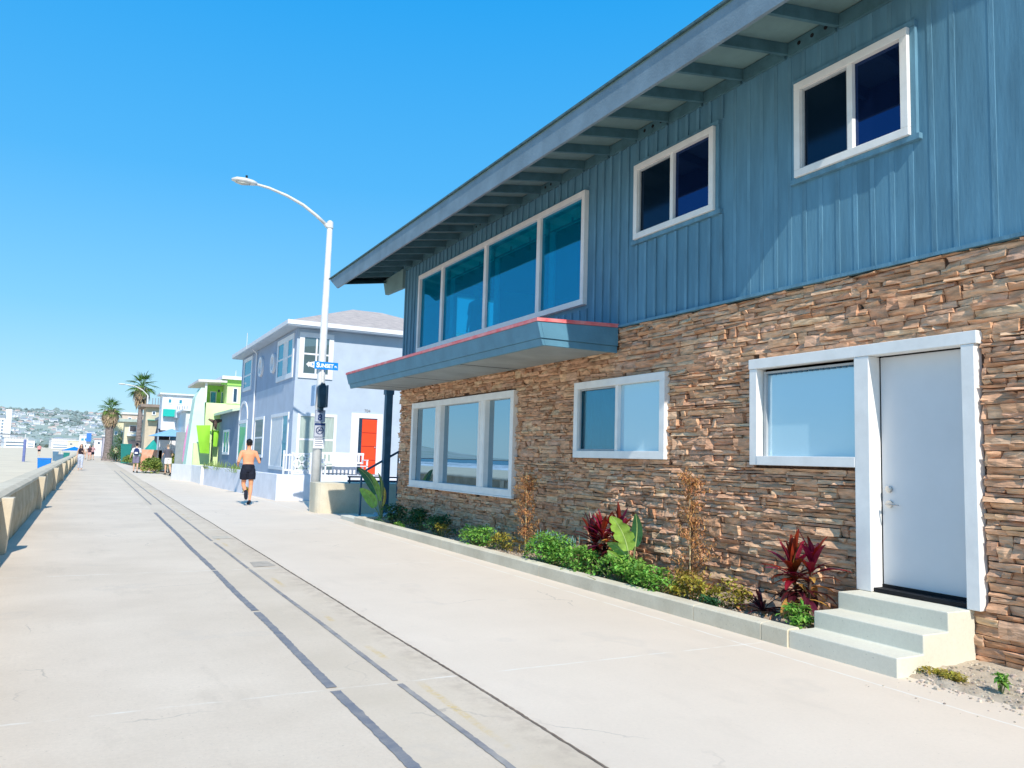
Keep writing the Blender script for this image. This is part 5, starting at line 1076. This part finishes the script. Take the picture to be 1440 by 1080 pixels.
paddle('big light green plant with broad paddle leaves, one torn, in the middle of the bed', 5.76, 7.78,
       [(-0.05, 0.0, 0.37, -0.1, 0.16, 1, 0.46, 0.27, M['paddle'], True), (-0.02, 0.03, 0.08, -0.2, 0.42, 1, 0.38, 0.15, M['paddle'], False), (0.0, -0.2, 0.06, 0, -0.7, 1, 0.28, 0.06, M['paddle'], False), (0.03, -0.03, 0.42, 0.15, -0.12, 1, 0.40, 0.15, M['paddle_dark'], False), (-0.04, 0.04, 0.3, -0.1, 0.6, 0.6, 0.3, 0.16, M['paddle'], False)])
paddle('tall dark green paddle leaved plant at the far corner of the stone wall', 5.80, 17.0,
       [(-0.05, 0.25, 0.55, -0.2, 0.35, 1, 0.75, 0.28, M['paddle_dark'], False), (-0.05, 0.35, 0.25, -0.15, 0.55, 1, 0.6, 0.30, M['paddle'], False), (0.0, 0.05, 0.5, 0, -0.3, 1, 0.62, 0.10, M['paddle_dark'], False), (0, 0.15, 0.4, 0, 0.25, 1, 0.7, 0.14, M['paddle'], False), (0.02, 0.0, 0.3, 0.1, -0.5, 1, 0.55, 0.08, M['leaf_yellow'], False)])
def sapling(label, x, y, h, seed, foot):
    R.seed(seed); e_ = empty('dried_sapling', (x, y, 0.10), 0, label, 'tree')
    MB().tube([(0.0, 0.0, -0.05), (0.005, 0.01, h*0.5), (0, 0.015, h)], 0.0085, 7).build('stake', M['stake'], e_)
    tr = MB(); f = MB(); tr.tube([(0.02, 0.02, -0.04), (0.025, 0.0, h*0.4), (0.01, 0.02, h*0.85)], [0.008, 0.006, 0.003], 5)
    for i in range(110):
        z = R.uniform(0.12, 0.98)*h; a = R.uniform(0, 6.28); ln = R.uniform(0.16, 0.46)*(1.2-0.5*z/h); d = rdir(10, 60, a); d.x *= 0.6
        p = [Vector((0.02, 0.01, z))+d*ln*t+Vector((0, 0, -0.05*t*t))+Vector((R.gauss(0, .006), R.gauss(0, .012), 0)) for t in (0, 0.35, 0.7, 1)]; tr.tube(p, [0.0035, 0.0026, 0.002, 0.0012], 4)
        for k in range(22):
            t = R.uniform(0.2, 1.0); q = p[0]+(p[3]-p[0])*t; leaf(f, q+Vector((R.gauss(0, .012), R.gauss(0, .018), R.gauss(0, .016))), rdir(-60, 60), R.uniform(0.022, 0.045), 0.013, 0.5, 2, 0.4)
    tr.build('trunk', M['bark'], e_); f.build('crown', M['leaf_dry'], e_)
    f = MB()
    for i in range(foot): leaf(f, (R.gauss(0, 0.09), R.gauss(0, 0.13), R.uniform(0, 0.28)), rdir(10, 80), R.uniform(0.05, 0.10), 0.013, 0.4, 3, 0.4)
    f.build('dry_tuft', mat('dry_tuft', (0.42, 0.27, 0.06), 0.8, 0.2, 9, transl=0.25, island=0.4), e_)
sapling('dried reddish sapling tied to a stake in front of the mirror window edge', 5.80, 10.45, 1.22, 11, 150)
sapling('dried brown sapling tied to a tall stake between the paddle leaved plant and the steps', 5.84, 6.83, 1.30, 23, 330)
R.seed(99)
# grasses on the patio behind the low plastered wall, hedge along the edge
for k, (y0, y1, lab) in enumerate(((31.5, 33.6, 'tuft of spiky yellow green leaves behind the low wall, right of the jogger'), (34.6, 36.0, 'tuft of spiky leaves behind the low wall, left of the jogger'), (37.0, 38.2, 'spiky tuft at the far end of the low plastered wall'))):
    e_ = empty('spiky_grass', (5.35-0.058*(y0-27), y0, 0.70), 0, lab, 'plant', 'spiky tufts on the patio'); f = MB()
    for i in range(90): leaf(f, (R.gauss(0, 0.1), R.uniform(0, y1-y0), 0), rdir(35, 85), R.uniform(0.2, 0.5), 0.03, 0.4, 4, 0.4)
    f.build('foliage', mat('spiky_leaf', (0.30, 0.42, 0.12), 0.6, 0.2, 9, transl=0.25, island=0.4), e_)
for k, (px, py, Y, rx, ry, h, lab, mm) in enumerate(((213, 660, 56, 0.65, 2.2, 0.95, 'large yellow green hedge bush in front of the orange wall', 'a'), (198, 655, 68, 0.5, 3, 0.7, 'low yellow green bush behind the backpacker', 'a'), (241, 656, 60, 0.4, 1.5, 1.2, 'small green bush right of the man in the dark shirt', 'a'), (165, 644, 100, 1.0, 5, 1.8, 'green bush at the foot of the smaller palm', 'b'), (186, 645, 88, 0.9, 3, 0.9, 'low green bush beside the green bin', 'a'), (172, 632, 104, 1.2, 4, 3.6, 'tall dark leafy shrub in front of the pale yellow house', 'b'))):
    p = at(px, py, Y=Y); clump(lab, p.x, Y, rx, ry, h, 1500, 0.17, mat('hedge_leaf_'+mm, (0.27, 0.34, 0.07) if mm == 'a' else (0.10, 0.18, 0.06), 0.7, 0.15, 5, transl=0.25, island=0.45), z=0.0, name='bush', cat='bush', group='bushes along the walkway edge', stems=False)
clump('single weed at the foot of the low plastered wall behind the jogger', 5.0, 29.5, 0.13, 0.30, 0.24, 180, 0.09, M['leaf_yellow'], z=0, group='weeds at the wall foot')
# palms
def palm(label, px, pyb, ytop, Y, r, trunk_r, skirt, seed, shaggy=False):
    R.seed(seed); b_ = at(px, pyb, Y=Y); t_ = at(px, ytop, Y=Y); h = t_.z-r*0.75
    e_ = empty('palm_tree', (b_.x, Y, 0), 0, label, 'palm tree')
    f = MB(); pts = [(0.25*sin(i/9*1.2)*0, 0, h*i/9) for i in range(10)]; f.tube(pts, [trunk_r*(1.5 if i == 0 else 1.12-0.25*i/9)*R.uniform(0.94, 1.06) for i in range(10)], 10)
    f.build('trunk', mat('palm_trunk', (0.27, 0.22, 0.20), 0.95, 0.3, 3, 1.0, 12, stretch=(1, 1, 4)), e_)
    g = MB(); cr_ = MB()
    for i in range(170 if not shaggy else 420):
        z = R.uniform(h-skirt, h-0.1); a = R.uniform(0, 6.28); q = (h-z)/skirt; rr = trunk_r*0.9+0.42*sin(pi*min(1, 0.25+0.75*q))*(1 if not shaggy else 0.9)
        leaf(g, (rr*cos(a), rr*sin(a), z), Vector((cos(a)*0.25, sin(a)*0.25, -1)), R.uniform(0.5, 1.0), 0.14, 0.1, 3, 0.3)
    g.build('dead_frond_skirt', mat('palm_skirt', (0.44, 0.33, 0.21), 0.95, 0.2, 4, island=0.35), e_)
    n_ = 24
    for i in range(n_):
        a = i*2.39996; el = radians(82-118*(i/n_)**0.85+R.uniform(-8, 8)); d = Vector((cos(a)*cos(el), sin(a)*cos(el), sin(el))); L0 = r*R.uniform(0.42, 0.55)
        c = Vector((0, 0, h))+d*L0+Vector((0, 0, -0.12*L0)); cr_.tube([(0, 0, h-0.1), Vector((0, 0, h))+d*L0*0.6, c], 0.025, 4)
        s = d.cross(Vector((0, 0, 1))); s = s.normalized() if s.length > 0.05 else Vector((1, 0, 0)); uu = s.cross(d)
        for k in range(13):
            q = radians(-75+150*k/12); dd = (d*cos(q)+s*sin(q)+uu*0.15*abs(sin(q))).normalized(); leaf(cr_, c, dd, r*0.52*R.uniform(0.85, 1.1)*(0.75+0.25*cos(q)), 0.12, 0.35, 4, 0.3, prof=lambda t: max(0.05, 1-t)**0.6)
    cr_.build('crown', mat('palm_leaf', (0.17, 0.32, 0.07), 0.5, 0.2, 2, transl=0.3, island=0.5, spec=0.5), e_); return e_
palm('taller fan palm with an open crown and a tan skirt, behind the distant street lamp', 193, 640, 523, 90, 1.8, 0.24, 1.9, 5)
palm('shorter fan palm with a shaggy trunk, left of the taller one', 151, 643, 559, 108, 1.7, 0.45, 1.7, 6, True)
R.seed(4)
# ================================================================== PEOPLE
def fuse(mb, name, m, parent, vox, smooth_it=3):
    me = bpy.data.meshes.new(name); me.from_pydata([tuple(v) for v in mb.v], [], mb.f); o = bpy.data.objects.new(name, me); COL.objects.link(o)
    r_ = o.modifiers.new('r', 'REMESH'); r_.mode = 'VOXEL'; r_.voxel_size = vox; r_.use_smooth_shade = True
    s_ = o.modifiers.new('s', 'SMOOTH'); s_.factor = 0.5; s_.iterations = smooth_it
    dg = bpy.context.evaluated_depsgraph_get(); me2 = bpy.data.meshes.new_from_object(o.evaluated_get(dg)); me2.name = name
    bpy.data.objects.remove(o); me2.materials.clear(); me2.materials.append(m); q = bpy.data.objects.new(name, me2); COL.objects.link(q); q.parent = parent; return q
skin_t = mat('skin_tan', (0.80, 0.36, 0.19), 0.6, 0.06, 6, spec=0.3); skin_l = mat('skin_light', (0.66, 0.42, 0.30), 0.6, 0.06, 6)
hair_d = mat('hair_dark', (0.02, 0.013, 0.01), 0.7, 0.2, 30)
def person(label, loc, rz, pose, H=1.75, skin=None, top=None, top_sleeve=0.0, bottom=None, bottom_len=0.5, shoes=None, hair='short', hairm=None, cap=None, vox=0.012, female=False, backpack=None, skirt=0, toppart=0.0, fingers=True):
    r = empty('person', loc, rz, label, 'person'); k = H/1.75; skin = skin or skin_l
    V_ = Vector; lean = pose.get('lean', 0.0); tw = pose.get('twist', 0.0); drop = pose.get('drop', 0.0)
    hip = V_((0, 0, 0.94-drop)); ta = V_((0, sin(lean), cos(lean)))
    def tp(t): return hip+ta*t+V_((0, 0.012*sin(t*6), 0))
    rx = V_((cos(tw), -sin(tw), 0)); body = MB(); sh = tp(0.47); neck = tp(0.53); sw_ = 0.175 if female else 0.20
    hw = 0.16 if female else 0.158
    body.tube([hip-ta*0.09, hip-ta*0.02, tp(0.07), tp(0.18), tp(0.30), tp(0.40), tp(0.47), tp(0.515), tp(0.56), tp(0.60)],
              [(0.10, 0.085), (hw, 0.108), (hw*0.98, 0.11), (0.128 if female else 0.145, 0.092), (0.142 if female else 0.163, 0.108), (0.155 if female else 0.18, 0.112), (0.15 if female else 0.175, 0.09), (0.085, 0.068), (0.056, 0.056), (0.055, 0.056)], 20, ref=(1, 0, 0))
    hd = pose.get('head', 0.0); hx = V_((0, sin(lean*0.4+hd), cos(lean*0.4+hd))); hc = tp(0.57)+hx*0.125; fw_ = V_((0, hx.z, -hx.y))
    # head: cranium, jaw, nose, ears fused into the same surface
    body.tube([hc-hx*0.115+fw_*0.02, hc-hx*0.09+fw_*0.025, hc-hx*0.04+fw_*0.012, hc+hx*0.02, hc+hx*0.07-fw_*0.008, hc+hx*0.105-fw_*0.012, hc+hx*0.122-fw_*0.012],
              [(0.03, 0.045), (0.052, 0.072), (0.068, 0.088), (0.075, 0.097), (0.070, 0.090), (0.045, 0.06), (0.012, 0.015)], 18, ref=(1, 0, 0))
    body.tube([hc+hx*0.02+fw_*0.088, hc-hx*0.02+fw_*0.108, hc-hx*0.033+fw_*0.085], [0.008, 0.015, 0.012], 8)
    for s in (-1, 1): body.ball(hc+V_((s*0.077, 0, 0))-hx*0.01, (0.011, 0.022, 0.030), 8, 6)
    A = {}
    for s, nm in ((-1, 'L'), (1, 'R')):
        ua = V_(pose['ua'+nm]).normalized(); fa = V_(pose['fa'+nm]).normalized(); sj = sh+rx*s*(sw_-0.01)-ta*0.03
        el = sj+ua*0.285; wr = el+fa*0.25; A[nm] = (sj, el, wr)
        body.tube([sh+rx*s*0.09, sj+V_((0, 0, 0.008)), sj+ua*0.06, sj+ua*0.16, el, el+fa*0.06, el+fa*0.16, wr], [0.06, 0.058, 0.055, 0.047, 0.038, 0.041, 0.033, 0.026], 12)
        hx_ = fa; side = V_((0, 1, 0)) if abs(fa.y) < 0.8 else V_((0, 0, 1)); side = (side-fa*side.dot(fa)).normalized(); pn = fa.cross(side)
        body.tube([wr, wr+fa*0.03, wr+fa*0.075, wr+fa*0.088], [(0.024, 0.02), (0.038, 0.015), (0.041, 0.014), (0.036, 0.012)], 12, ref=side)
        if fingers:
            for q, (o_, ln) in enumerate(((0.030, 0.068), (0.010, 0.078), (-0.011, 0.072), (-0.031, 0.056))):
                b0 = wr+fa*0.080+side*o_; c1 = b0+fa*ln*0.5-pn*s*0.008; c2 = c1+(fa*0.6-pn*s*0.8).normalized()*ln*0.45
                body.tube([b0, c1, c2], [0.0095, 0.009, 0.0075], 8)
            b0 = wr+fa*0.028+side*0.034; body.tube([b0, b0+(side*0.7+fa).normalized()*0.035, b0+(side*0.35+fa).normalized()*0.07], [0.012, 0.011, 0.009], 8)
    Lg = {}
    for s, nm in ((-1, 'L'), (1, 'R')):
        th = V_(pose['th'+nm]).normalized(); sn = V_(pose['sn'+nm]).normalized(); ft = V_(pose.get('ft'+nm, (0, 1, -0.1))).normalized()
        hj = hip+V_((s*0.088, 0, -0.03)); kn = hj+th*0.43; an = kn+sn*0.42; Lg[nm] = (hj, kn, an, ft)
        body.tube([hj+V_((0, 0, 0.03)), hj+th*0.06, hj+th*0.2, kn-th*0.04, kn, kn+sn*0.10, kn+sn*0.2, kn+sn*0.34, an], [0.088, 0.092, 0.080, 0.058, 0.054, 0.056, 0.052, 0.036, 0.035], 14)
        hl = an+ft*(-0.045)-V_((0, 0, 0.0))+sn*0.045; body.tube([hl, an+sn*0.05+ft*0.03, an+sn*0.06+ft*0.12, an+sn*0.062+ft*0.18], [0.034, (0.042, 0.036), (0.046, 0.026), (0.03, 0.016)], 12, ref=(1, 0, 0))
    zmin = min(v[2] for v in body.v); off = -zmin
    def fin(mb): mb.v = [((v[0])*k, (v[1])*k, (v[2]+off)*k) for v in mb.v]; return mb
    def part(mb, nm, m, vx=None): return fuse(fin(mb), nm, m, r, vx or vox)
    part(body, 'body', skin)
    if bottom:
        f = MB(); f.tube([hip-ta*0.10, hip-ta*0.02, tp(0.07), tp(0.115)], [(0.13, 0.11), (hw+0.022, 0.128), (hw+0.018, 0.126), (0.155, 0.112)], 20, ref=(1, 0, 0))
        for nm in 'LR':
            hj, kn, an, ft = Lg[nm]; tot = bottom_len; loose = pose.get('loose', 1.0)
            if tot <= 1: f.tube([hj+V_((0, 0, 0.03)), hj+(kn-hj)*0.25, hj+(kn-hj)*tot], [0.106, 0.112*loose, 0.104*loose], 14, cap=True)
            else: f.tube([hj+V_((0, 0, 0.03)), hj+(kn-hj)*0.3, kn, kn+(an-kn)*(tot-1)], [0.104, 0.106, 0.082*loose, 0.075*loose], 14)
        part(f, 'shorts' if bottom_len <= 1 else 'trousers', bottom)
    if top:
        f = MB(); lo = toppart
        f.tube([tp(-0.02+lo), tp(0.07+lo*0.8), tp(0.18 if lo < 0.1 else 0.26), tp(0.30), tp(0.40), tp(0.475), tp(0.525)], [(hw+0.03, 0.13) if lo < 0.1 else (0.15, 0.112), (hw+0.024, 0.128) if lo < 0.1 else (0.152, 0.115), (0.165, 0.118), (0.178, 0.124), (0.193 if not female else 0.168, 0.126), (0.186 if not female else 0.16, 0.104), (0.10, 0.082)], 20, ref=(1, 0, 0))
        if top_sleeve:
            for nm, s in (('L', -1), ('R', 1)):
                sj, el, wr = A[nm]; f.tube([sh+rx*s*0.09, sj+V_((0, 0, 0.01)), sj+(el-sj)*0.4, sj+(el-sj)*top_sleeve], [0.072, 0.070, 0.066, 0.066], 12)
        part(f, 'shirt', top)
    if shoes:
        f = MB()
        for nm in 'LR':
            hj, kn, an, ft = Lg[nm]; sn = (an-kn).normalized(); f.tube([an-sn*0.01-ft*0.055+sn*0.05, an+sn*0.048+ft*0.03, an+sn*0.06+ft*0.13, an+sn*0.062+ft*0.20], [0.042, (0.050, 0.046), (0.054, 0.034), (0.034, 0.022)], 12, ref=(1, 0, 0))
        part(f, 'shoes', shoes)
    if hair:
        f = MB(); f.tube([hc-hx*0.06-fw_*0.055, hc-hx*0.02-fw_*0.035, hc+hx*0.03-fw_*0.022, hc+hx*0.08-fw_*0.016, hc+hx*0.115-fw_*0.012, hc+hx*0.135-fw_*0.012], [(0.045, 0.035), (0.072, 0.066), (0.083, 0.085), (0.078, 0.09), (0.055, 0.068), (0.015, 0.02)], 16, ref=(1, 0, 0))
        if hair == 'long':
            for s in (-1, 1): f.tube([hc+V_((s*0.06, -0.02, 0.06)), hc+V_((s*0.088, 0.0, -0.03)), hc+V_((s*0.098, 0.02, -0.14)), hc+V_((s*0.09, 0.05, -0.26))], [0.03, 0.034, 0.035, 0.018], 10)
            f.tube([hc-fw_*0.06, hc-fw_*0.09-hx*0.12, hc-fw_*0.08-hx*0.27], [(0.07, 0.04), (0.09, 0.035), (0.06, 0.02)], 12, ref=(1, 0, 0))
        part(f, 'hair', hairm or hair_d, vx=0.009 if vox < 0.014 else vox)
    if cap:
        f = MB(); f.tube([hc+hx*0.035-fw_*0.012, hc+hx*0.09-fw_*0.012, hc+hx*0.128-fw_*0.012, hc+hx*0.142-fw_*0.012], [(0.087, 0.106), (0.082, 0.10), (0.05, 0.062), (0.012, 0.015)], 18, ref=(1, 0, 0))
        f.tube([hc+hx*0.052+fw_*0.07, hc+hx*0.045+fw_*0.16], [(0.07, 0.008), (0.055, 0.007)], 12, ref=(1, 0, 0)); part(f, 'cap', cap, vx=0.006)
    if female:
        f = MB()
        for s in (-1, 1): f.ball(hc+V_((s*0.03, 0, 0))+fw_*0.083+hx*0.01, 0.011, 8, 6)
        fin(f).build('eyes', hair_d, r); f = MB(); f.ball(hc+fw_*0.093-hx*0.062, (0.022, 0.01, 0.006), 8, 5); fin(f).build('lips', mat('lips', (0.5, 0.15, 0.14), 0.5, 0.1, 5), r)
    if backpack:
        f = MB(); c = tp(0.30)-V_((0, 0.20, 0)); f.tube([c-ta*0.24, c-ta*0.18, c, c+ta*0.16, c+ta*0.21], [(0.08, 0.05), (0.14, 0.10), (0.155, 0.115), (0.13, 0.09), (0.05, 0.04)], 16, ref=(1, 0, 0)); part(f, 'backpack', backpack) if False else None
        bp_ = empty('backpack', (0, 0, 0)); bpy.data.objects.remove(bp_)
        o = fuse(fin(f), 'backpack', backpack, None, vox); o.location = loc; o.rotation_euler = (0, 0, rz); tag(o, 'navy and white backpack worn by the man in the white shirt', 'backpack')
        f = MB(); f.tube([c-V_((0, 0.105, 0))-ta*0.15, c-V_((0, 0.118, 0))-ta*0.03], [(0.10, 0.02), (0.10, 0.02)], 12, ref=(1, 0, 0)); q = fuse(fin(f), 'front_pocket', M['white'], o, vox)
    return r, A, off, k
down = (0.04, 0, -1)
run = dict(lean=0.10, twist=0.05, uaL=(-0.32, -0.35, -0.9), faL=(0.10, 0.8, -0.25), uaR=(0.36, -0.18, -0.9), faR=(0.12, 0.85, 0.1), thR=(0.02, -0.02, -1), snR=(-0.08, -0.24, -1), thL=(0.0, 0.25, -1), snL=(0.02, -1, -0.45), ftL=(0, -0.35, -1), ftR=(0, 1, -0.25), loose=1.12)
black_sh = mat('black_shorts', (0.012, 0.015, 0.03), 0.8, 0.2, 10, 0.4, 30)
p = at(346, 710, Z=0)
_, A_, off_, k_ = person('shirtless jogger in black shorts and a black cap running away along the walkway', (p.x, p.y, 0.015), 0.0, run, 1.80, skin_t, None, 0, black_sh, 0.62, black_sh, 'short', None, mat('black_cap', (0.01, 0.011, 0.013), 0.7, 0.2, 10), 0.0095)
wk1 = dict(lean=0.05, uaL=(-0.30, -0.05, -0.9), faL=(-0.22, 0.25, -1), uaR=(0.22, 0.12, -0.95), faR=(0.0, 0.75, -0.55), thL=(-0.02, 0.16, -1), snL=(0, -0.06, -1), thR=(0.03, -0.10, -1), snR=(0, -0.22, -1), ftL=(0, 1, 0), ftR=(0, 1, -0.3))
wk2 = dict(lean=0.20, head=0.35, uaL=(-0.35, 0.05, -0.9), faL=(0.25, 0.7, -0.4), uaR=(0.30, 0.05, -0.9), faR=(-0.15, 0.8, -0.35), thL=(-0.02, 0.20, -1), snL=(0, -0.02, -1), thR=(0.04, -0.10, -1), snR=(0, -0.45, -1), ftL=(0, 1, 0), ftR=(0, 1, -0.5))
wk3 = dict(lean=0.0, uaL=(-0.25, 0.05, -0.95), faL=(0.35, 0.7, 0.35), uaR=(0.2, -0.1, -1), faR=(0.1, 0.3, -1), thL=(-0.02, 0.18, -1), snL=(0, -0.1, -1), thR=(0.02, -0.15, -1), snR=(0, -0.2, -1), ftL=(0, 1, 0.05), ftR=(0, 1, -0.3))
tee_w = mat('tee_white', (0.78, 0.77, 0.78), 0.85, 0.05, 8); tee_g = mat('tee_charcoal', (0.10, 0.10, 0.13), 0.85, 0.1, 8); sh_w = mat('shorts_white', (0.80, 0.78, 0.78), 0.85, 0.05, 8); sh_p = mat('shorts_mauve', (0.22, 0.20, 0.30), 0.85, 0.1, 8); shoe_k = mat('shoe_black', (0.02, 0.02, 0.02), 0.6, 0.1, 8); navy = mat('pack_navy', (0.02, 0.04, 0.16), 0.8, 0.4, 14)
p = at(190, 665, Z=0); person('man in a white shirt and grey shorts wearing a backpack, walking away', (p.x, p.y, 0.01), -0.1, wk1, 1.80, skin_l, tee_w, 0.75, sh_p, 0.88, shoe_k, 'short', None, black_sh, 0.014, backpack=navy)
p = at(235, 668.5, Z=0); person('man in a charcoal shirt and white shorts walking away with his head bowed', (p.x, p.y, 0.01), 0.25, wk2, 1.78, skin_l, tee_g, 0.55, sh_w, 0.72, shoe_k, 'short', mat('hair_grey', (0.25, 0.19, 0.16), 0.8, 0.2, 20), None, 0.014)
p = at(112, 661.5, Z=0); person('long haired woman in a dark top and pale patterned trousers walking towards the camera', (p.x, p.y, 0.01), pi-0.1, wk3, 1.66, skin_l, mat('top_dark', (0.03, 0.02, 0.03), 0.8, 0.2, 8), 0, mat('trousers_pattern', (0.72, 0.75, 0.82), 0.8, 0.3, 16, col2=(0.30, 0.36, 0.52)), 1.9, None, 'long', None, None, 0.014, female=True, toppart=0.14)
far = [(125, 648, pi, wk3, 1.68, 'woman in a dark shirt and pink shorts behind the woman in patterned trousers', mat('c_dark', (0.06, 0.03, 0.05), .8, .1, 5), mat('c_pink', (0.75, 0.45, 0.42), .8, .1, 5), 0.6, True),
       (129.5, 647, pi+0.2, wk1, 1.75, 'person in black shorts beside the woman in pink shorts', mat('c_rose', (0.55, 0.32, 0.33), .8, .1, 5), black_sh, 0.7, False),
       (162, 649.5, 0.3, wk2, 1.70, 'person in a cream shirt and black trousers near the green bin', mat('c_cream', (0.72, 0.68, 0.48), .8, .1, 5), black_sh, 1.8, False),
       (118.5, 646, 0.0, wk1, 1.72, 'person in a pale shirt far behind the woman in patterned trousers', mat('c_pale', (0.70, 0.62, 0.60), .8, .1, 5), mat('c_tan', (0.62, 0.42, 0.32), .8, .1, 5), 0.6, False),
       (140, 641, 0.0, wk1, 1.75, 'distant person in white near the end of the walkway', tee_w, sh_w, 0.8, False)]
for px, py, rz, ps_, H_, lab, tm, bm, bl_, fem in far:
    p = at(px, py, Z=0); person(lab, (p.x, p.y, 0.01), rz, ps_, H_, skin_l, tm, 0.5, bm, bl_, shoe_k, 'long' if fem else 'short', None, None, 0.022, female=fem, fingers=False)
p = at(54.5, 641, Z=0.0); person('person in a pink shirt and dark shorts standing far out on the sand', (p.x, p.y, 0.0), 0.2, wk1, 1.75, skin_l, mat('c_salmon', (0.80, 0.30, 0.30), .8, .1, 5), 0.6, black_sh, 0.6, None, 'short', None, None, 0.022, fingers=False)
# phone in the jogger's right hand
rr_ = at(346, 710, Z=0); a, b_, c = A_['R']; q = (c+(c-b_).normalized()*0.09+Vector((0, 0, off_)))*k_
f = MB(); f.bar(q-Vector((0, 0.03, 0.06)), q+Vector((0.03, 0.05, 0.09)), 0.012, 0.07, up=(1, 0, 0)); ph = f.build('phone', M['black'], bevel=0.003); ph.location = (rr_.x, rr_.y, 0.015)
tag(ph, 'dark phone held in the right hand of the jogger', 'phone')
# person standing inside, seen through the big upper window
person('person standing indoors behind the big upper window, a dark silhouette', (7.3, 15.6, 3.45), pi*0.6, dict(lean=0, uaL=(-0.2, 0, -1), faL=(0, 0.2, -1), uaR=(0.2, 0, -1), faR=(0, 0.2, -1), thL=down, snL=down, thR=down, snR=down), 1.75, skin_t, mat('c_navy', (0.02, 0.04, 0.10), .8, .1, 5), 0.8, mat('c_navy2', (0.02, 0.03, 0.08), .8, .1, 5), 1.9, shoe_k, 'short', None, None, 0.016, fingers=False)
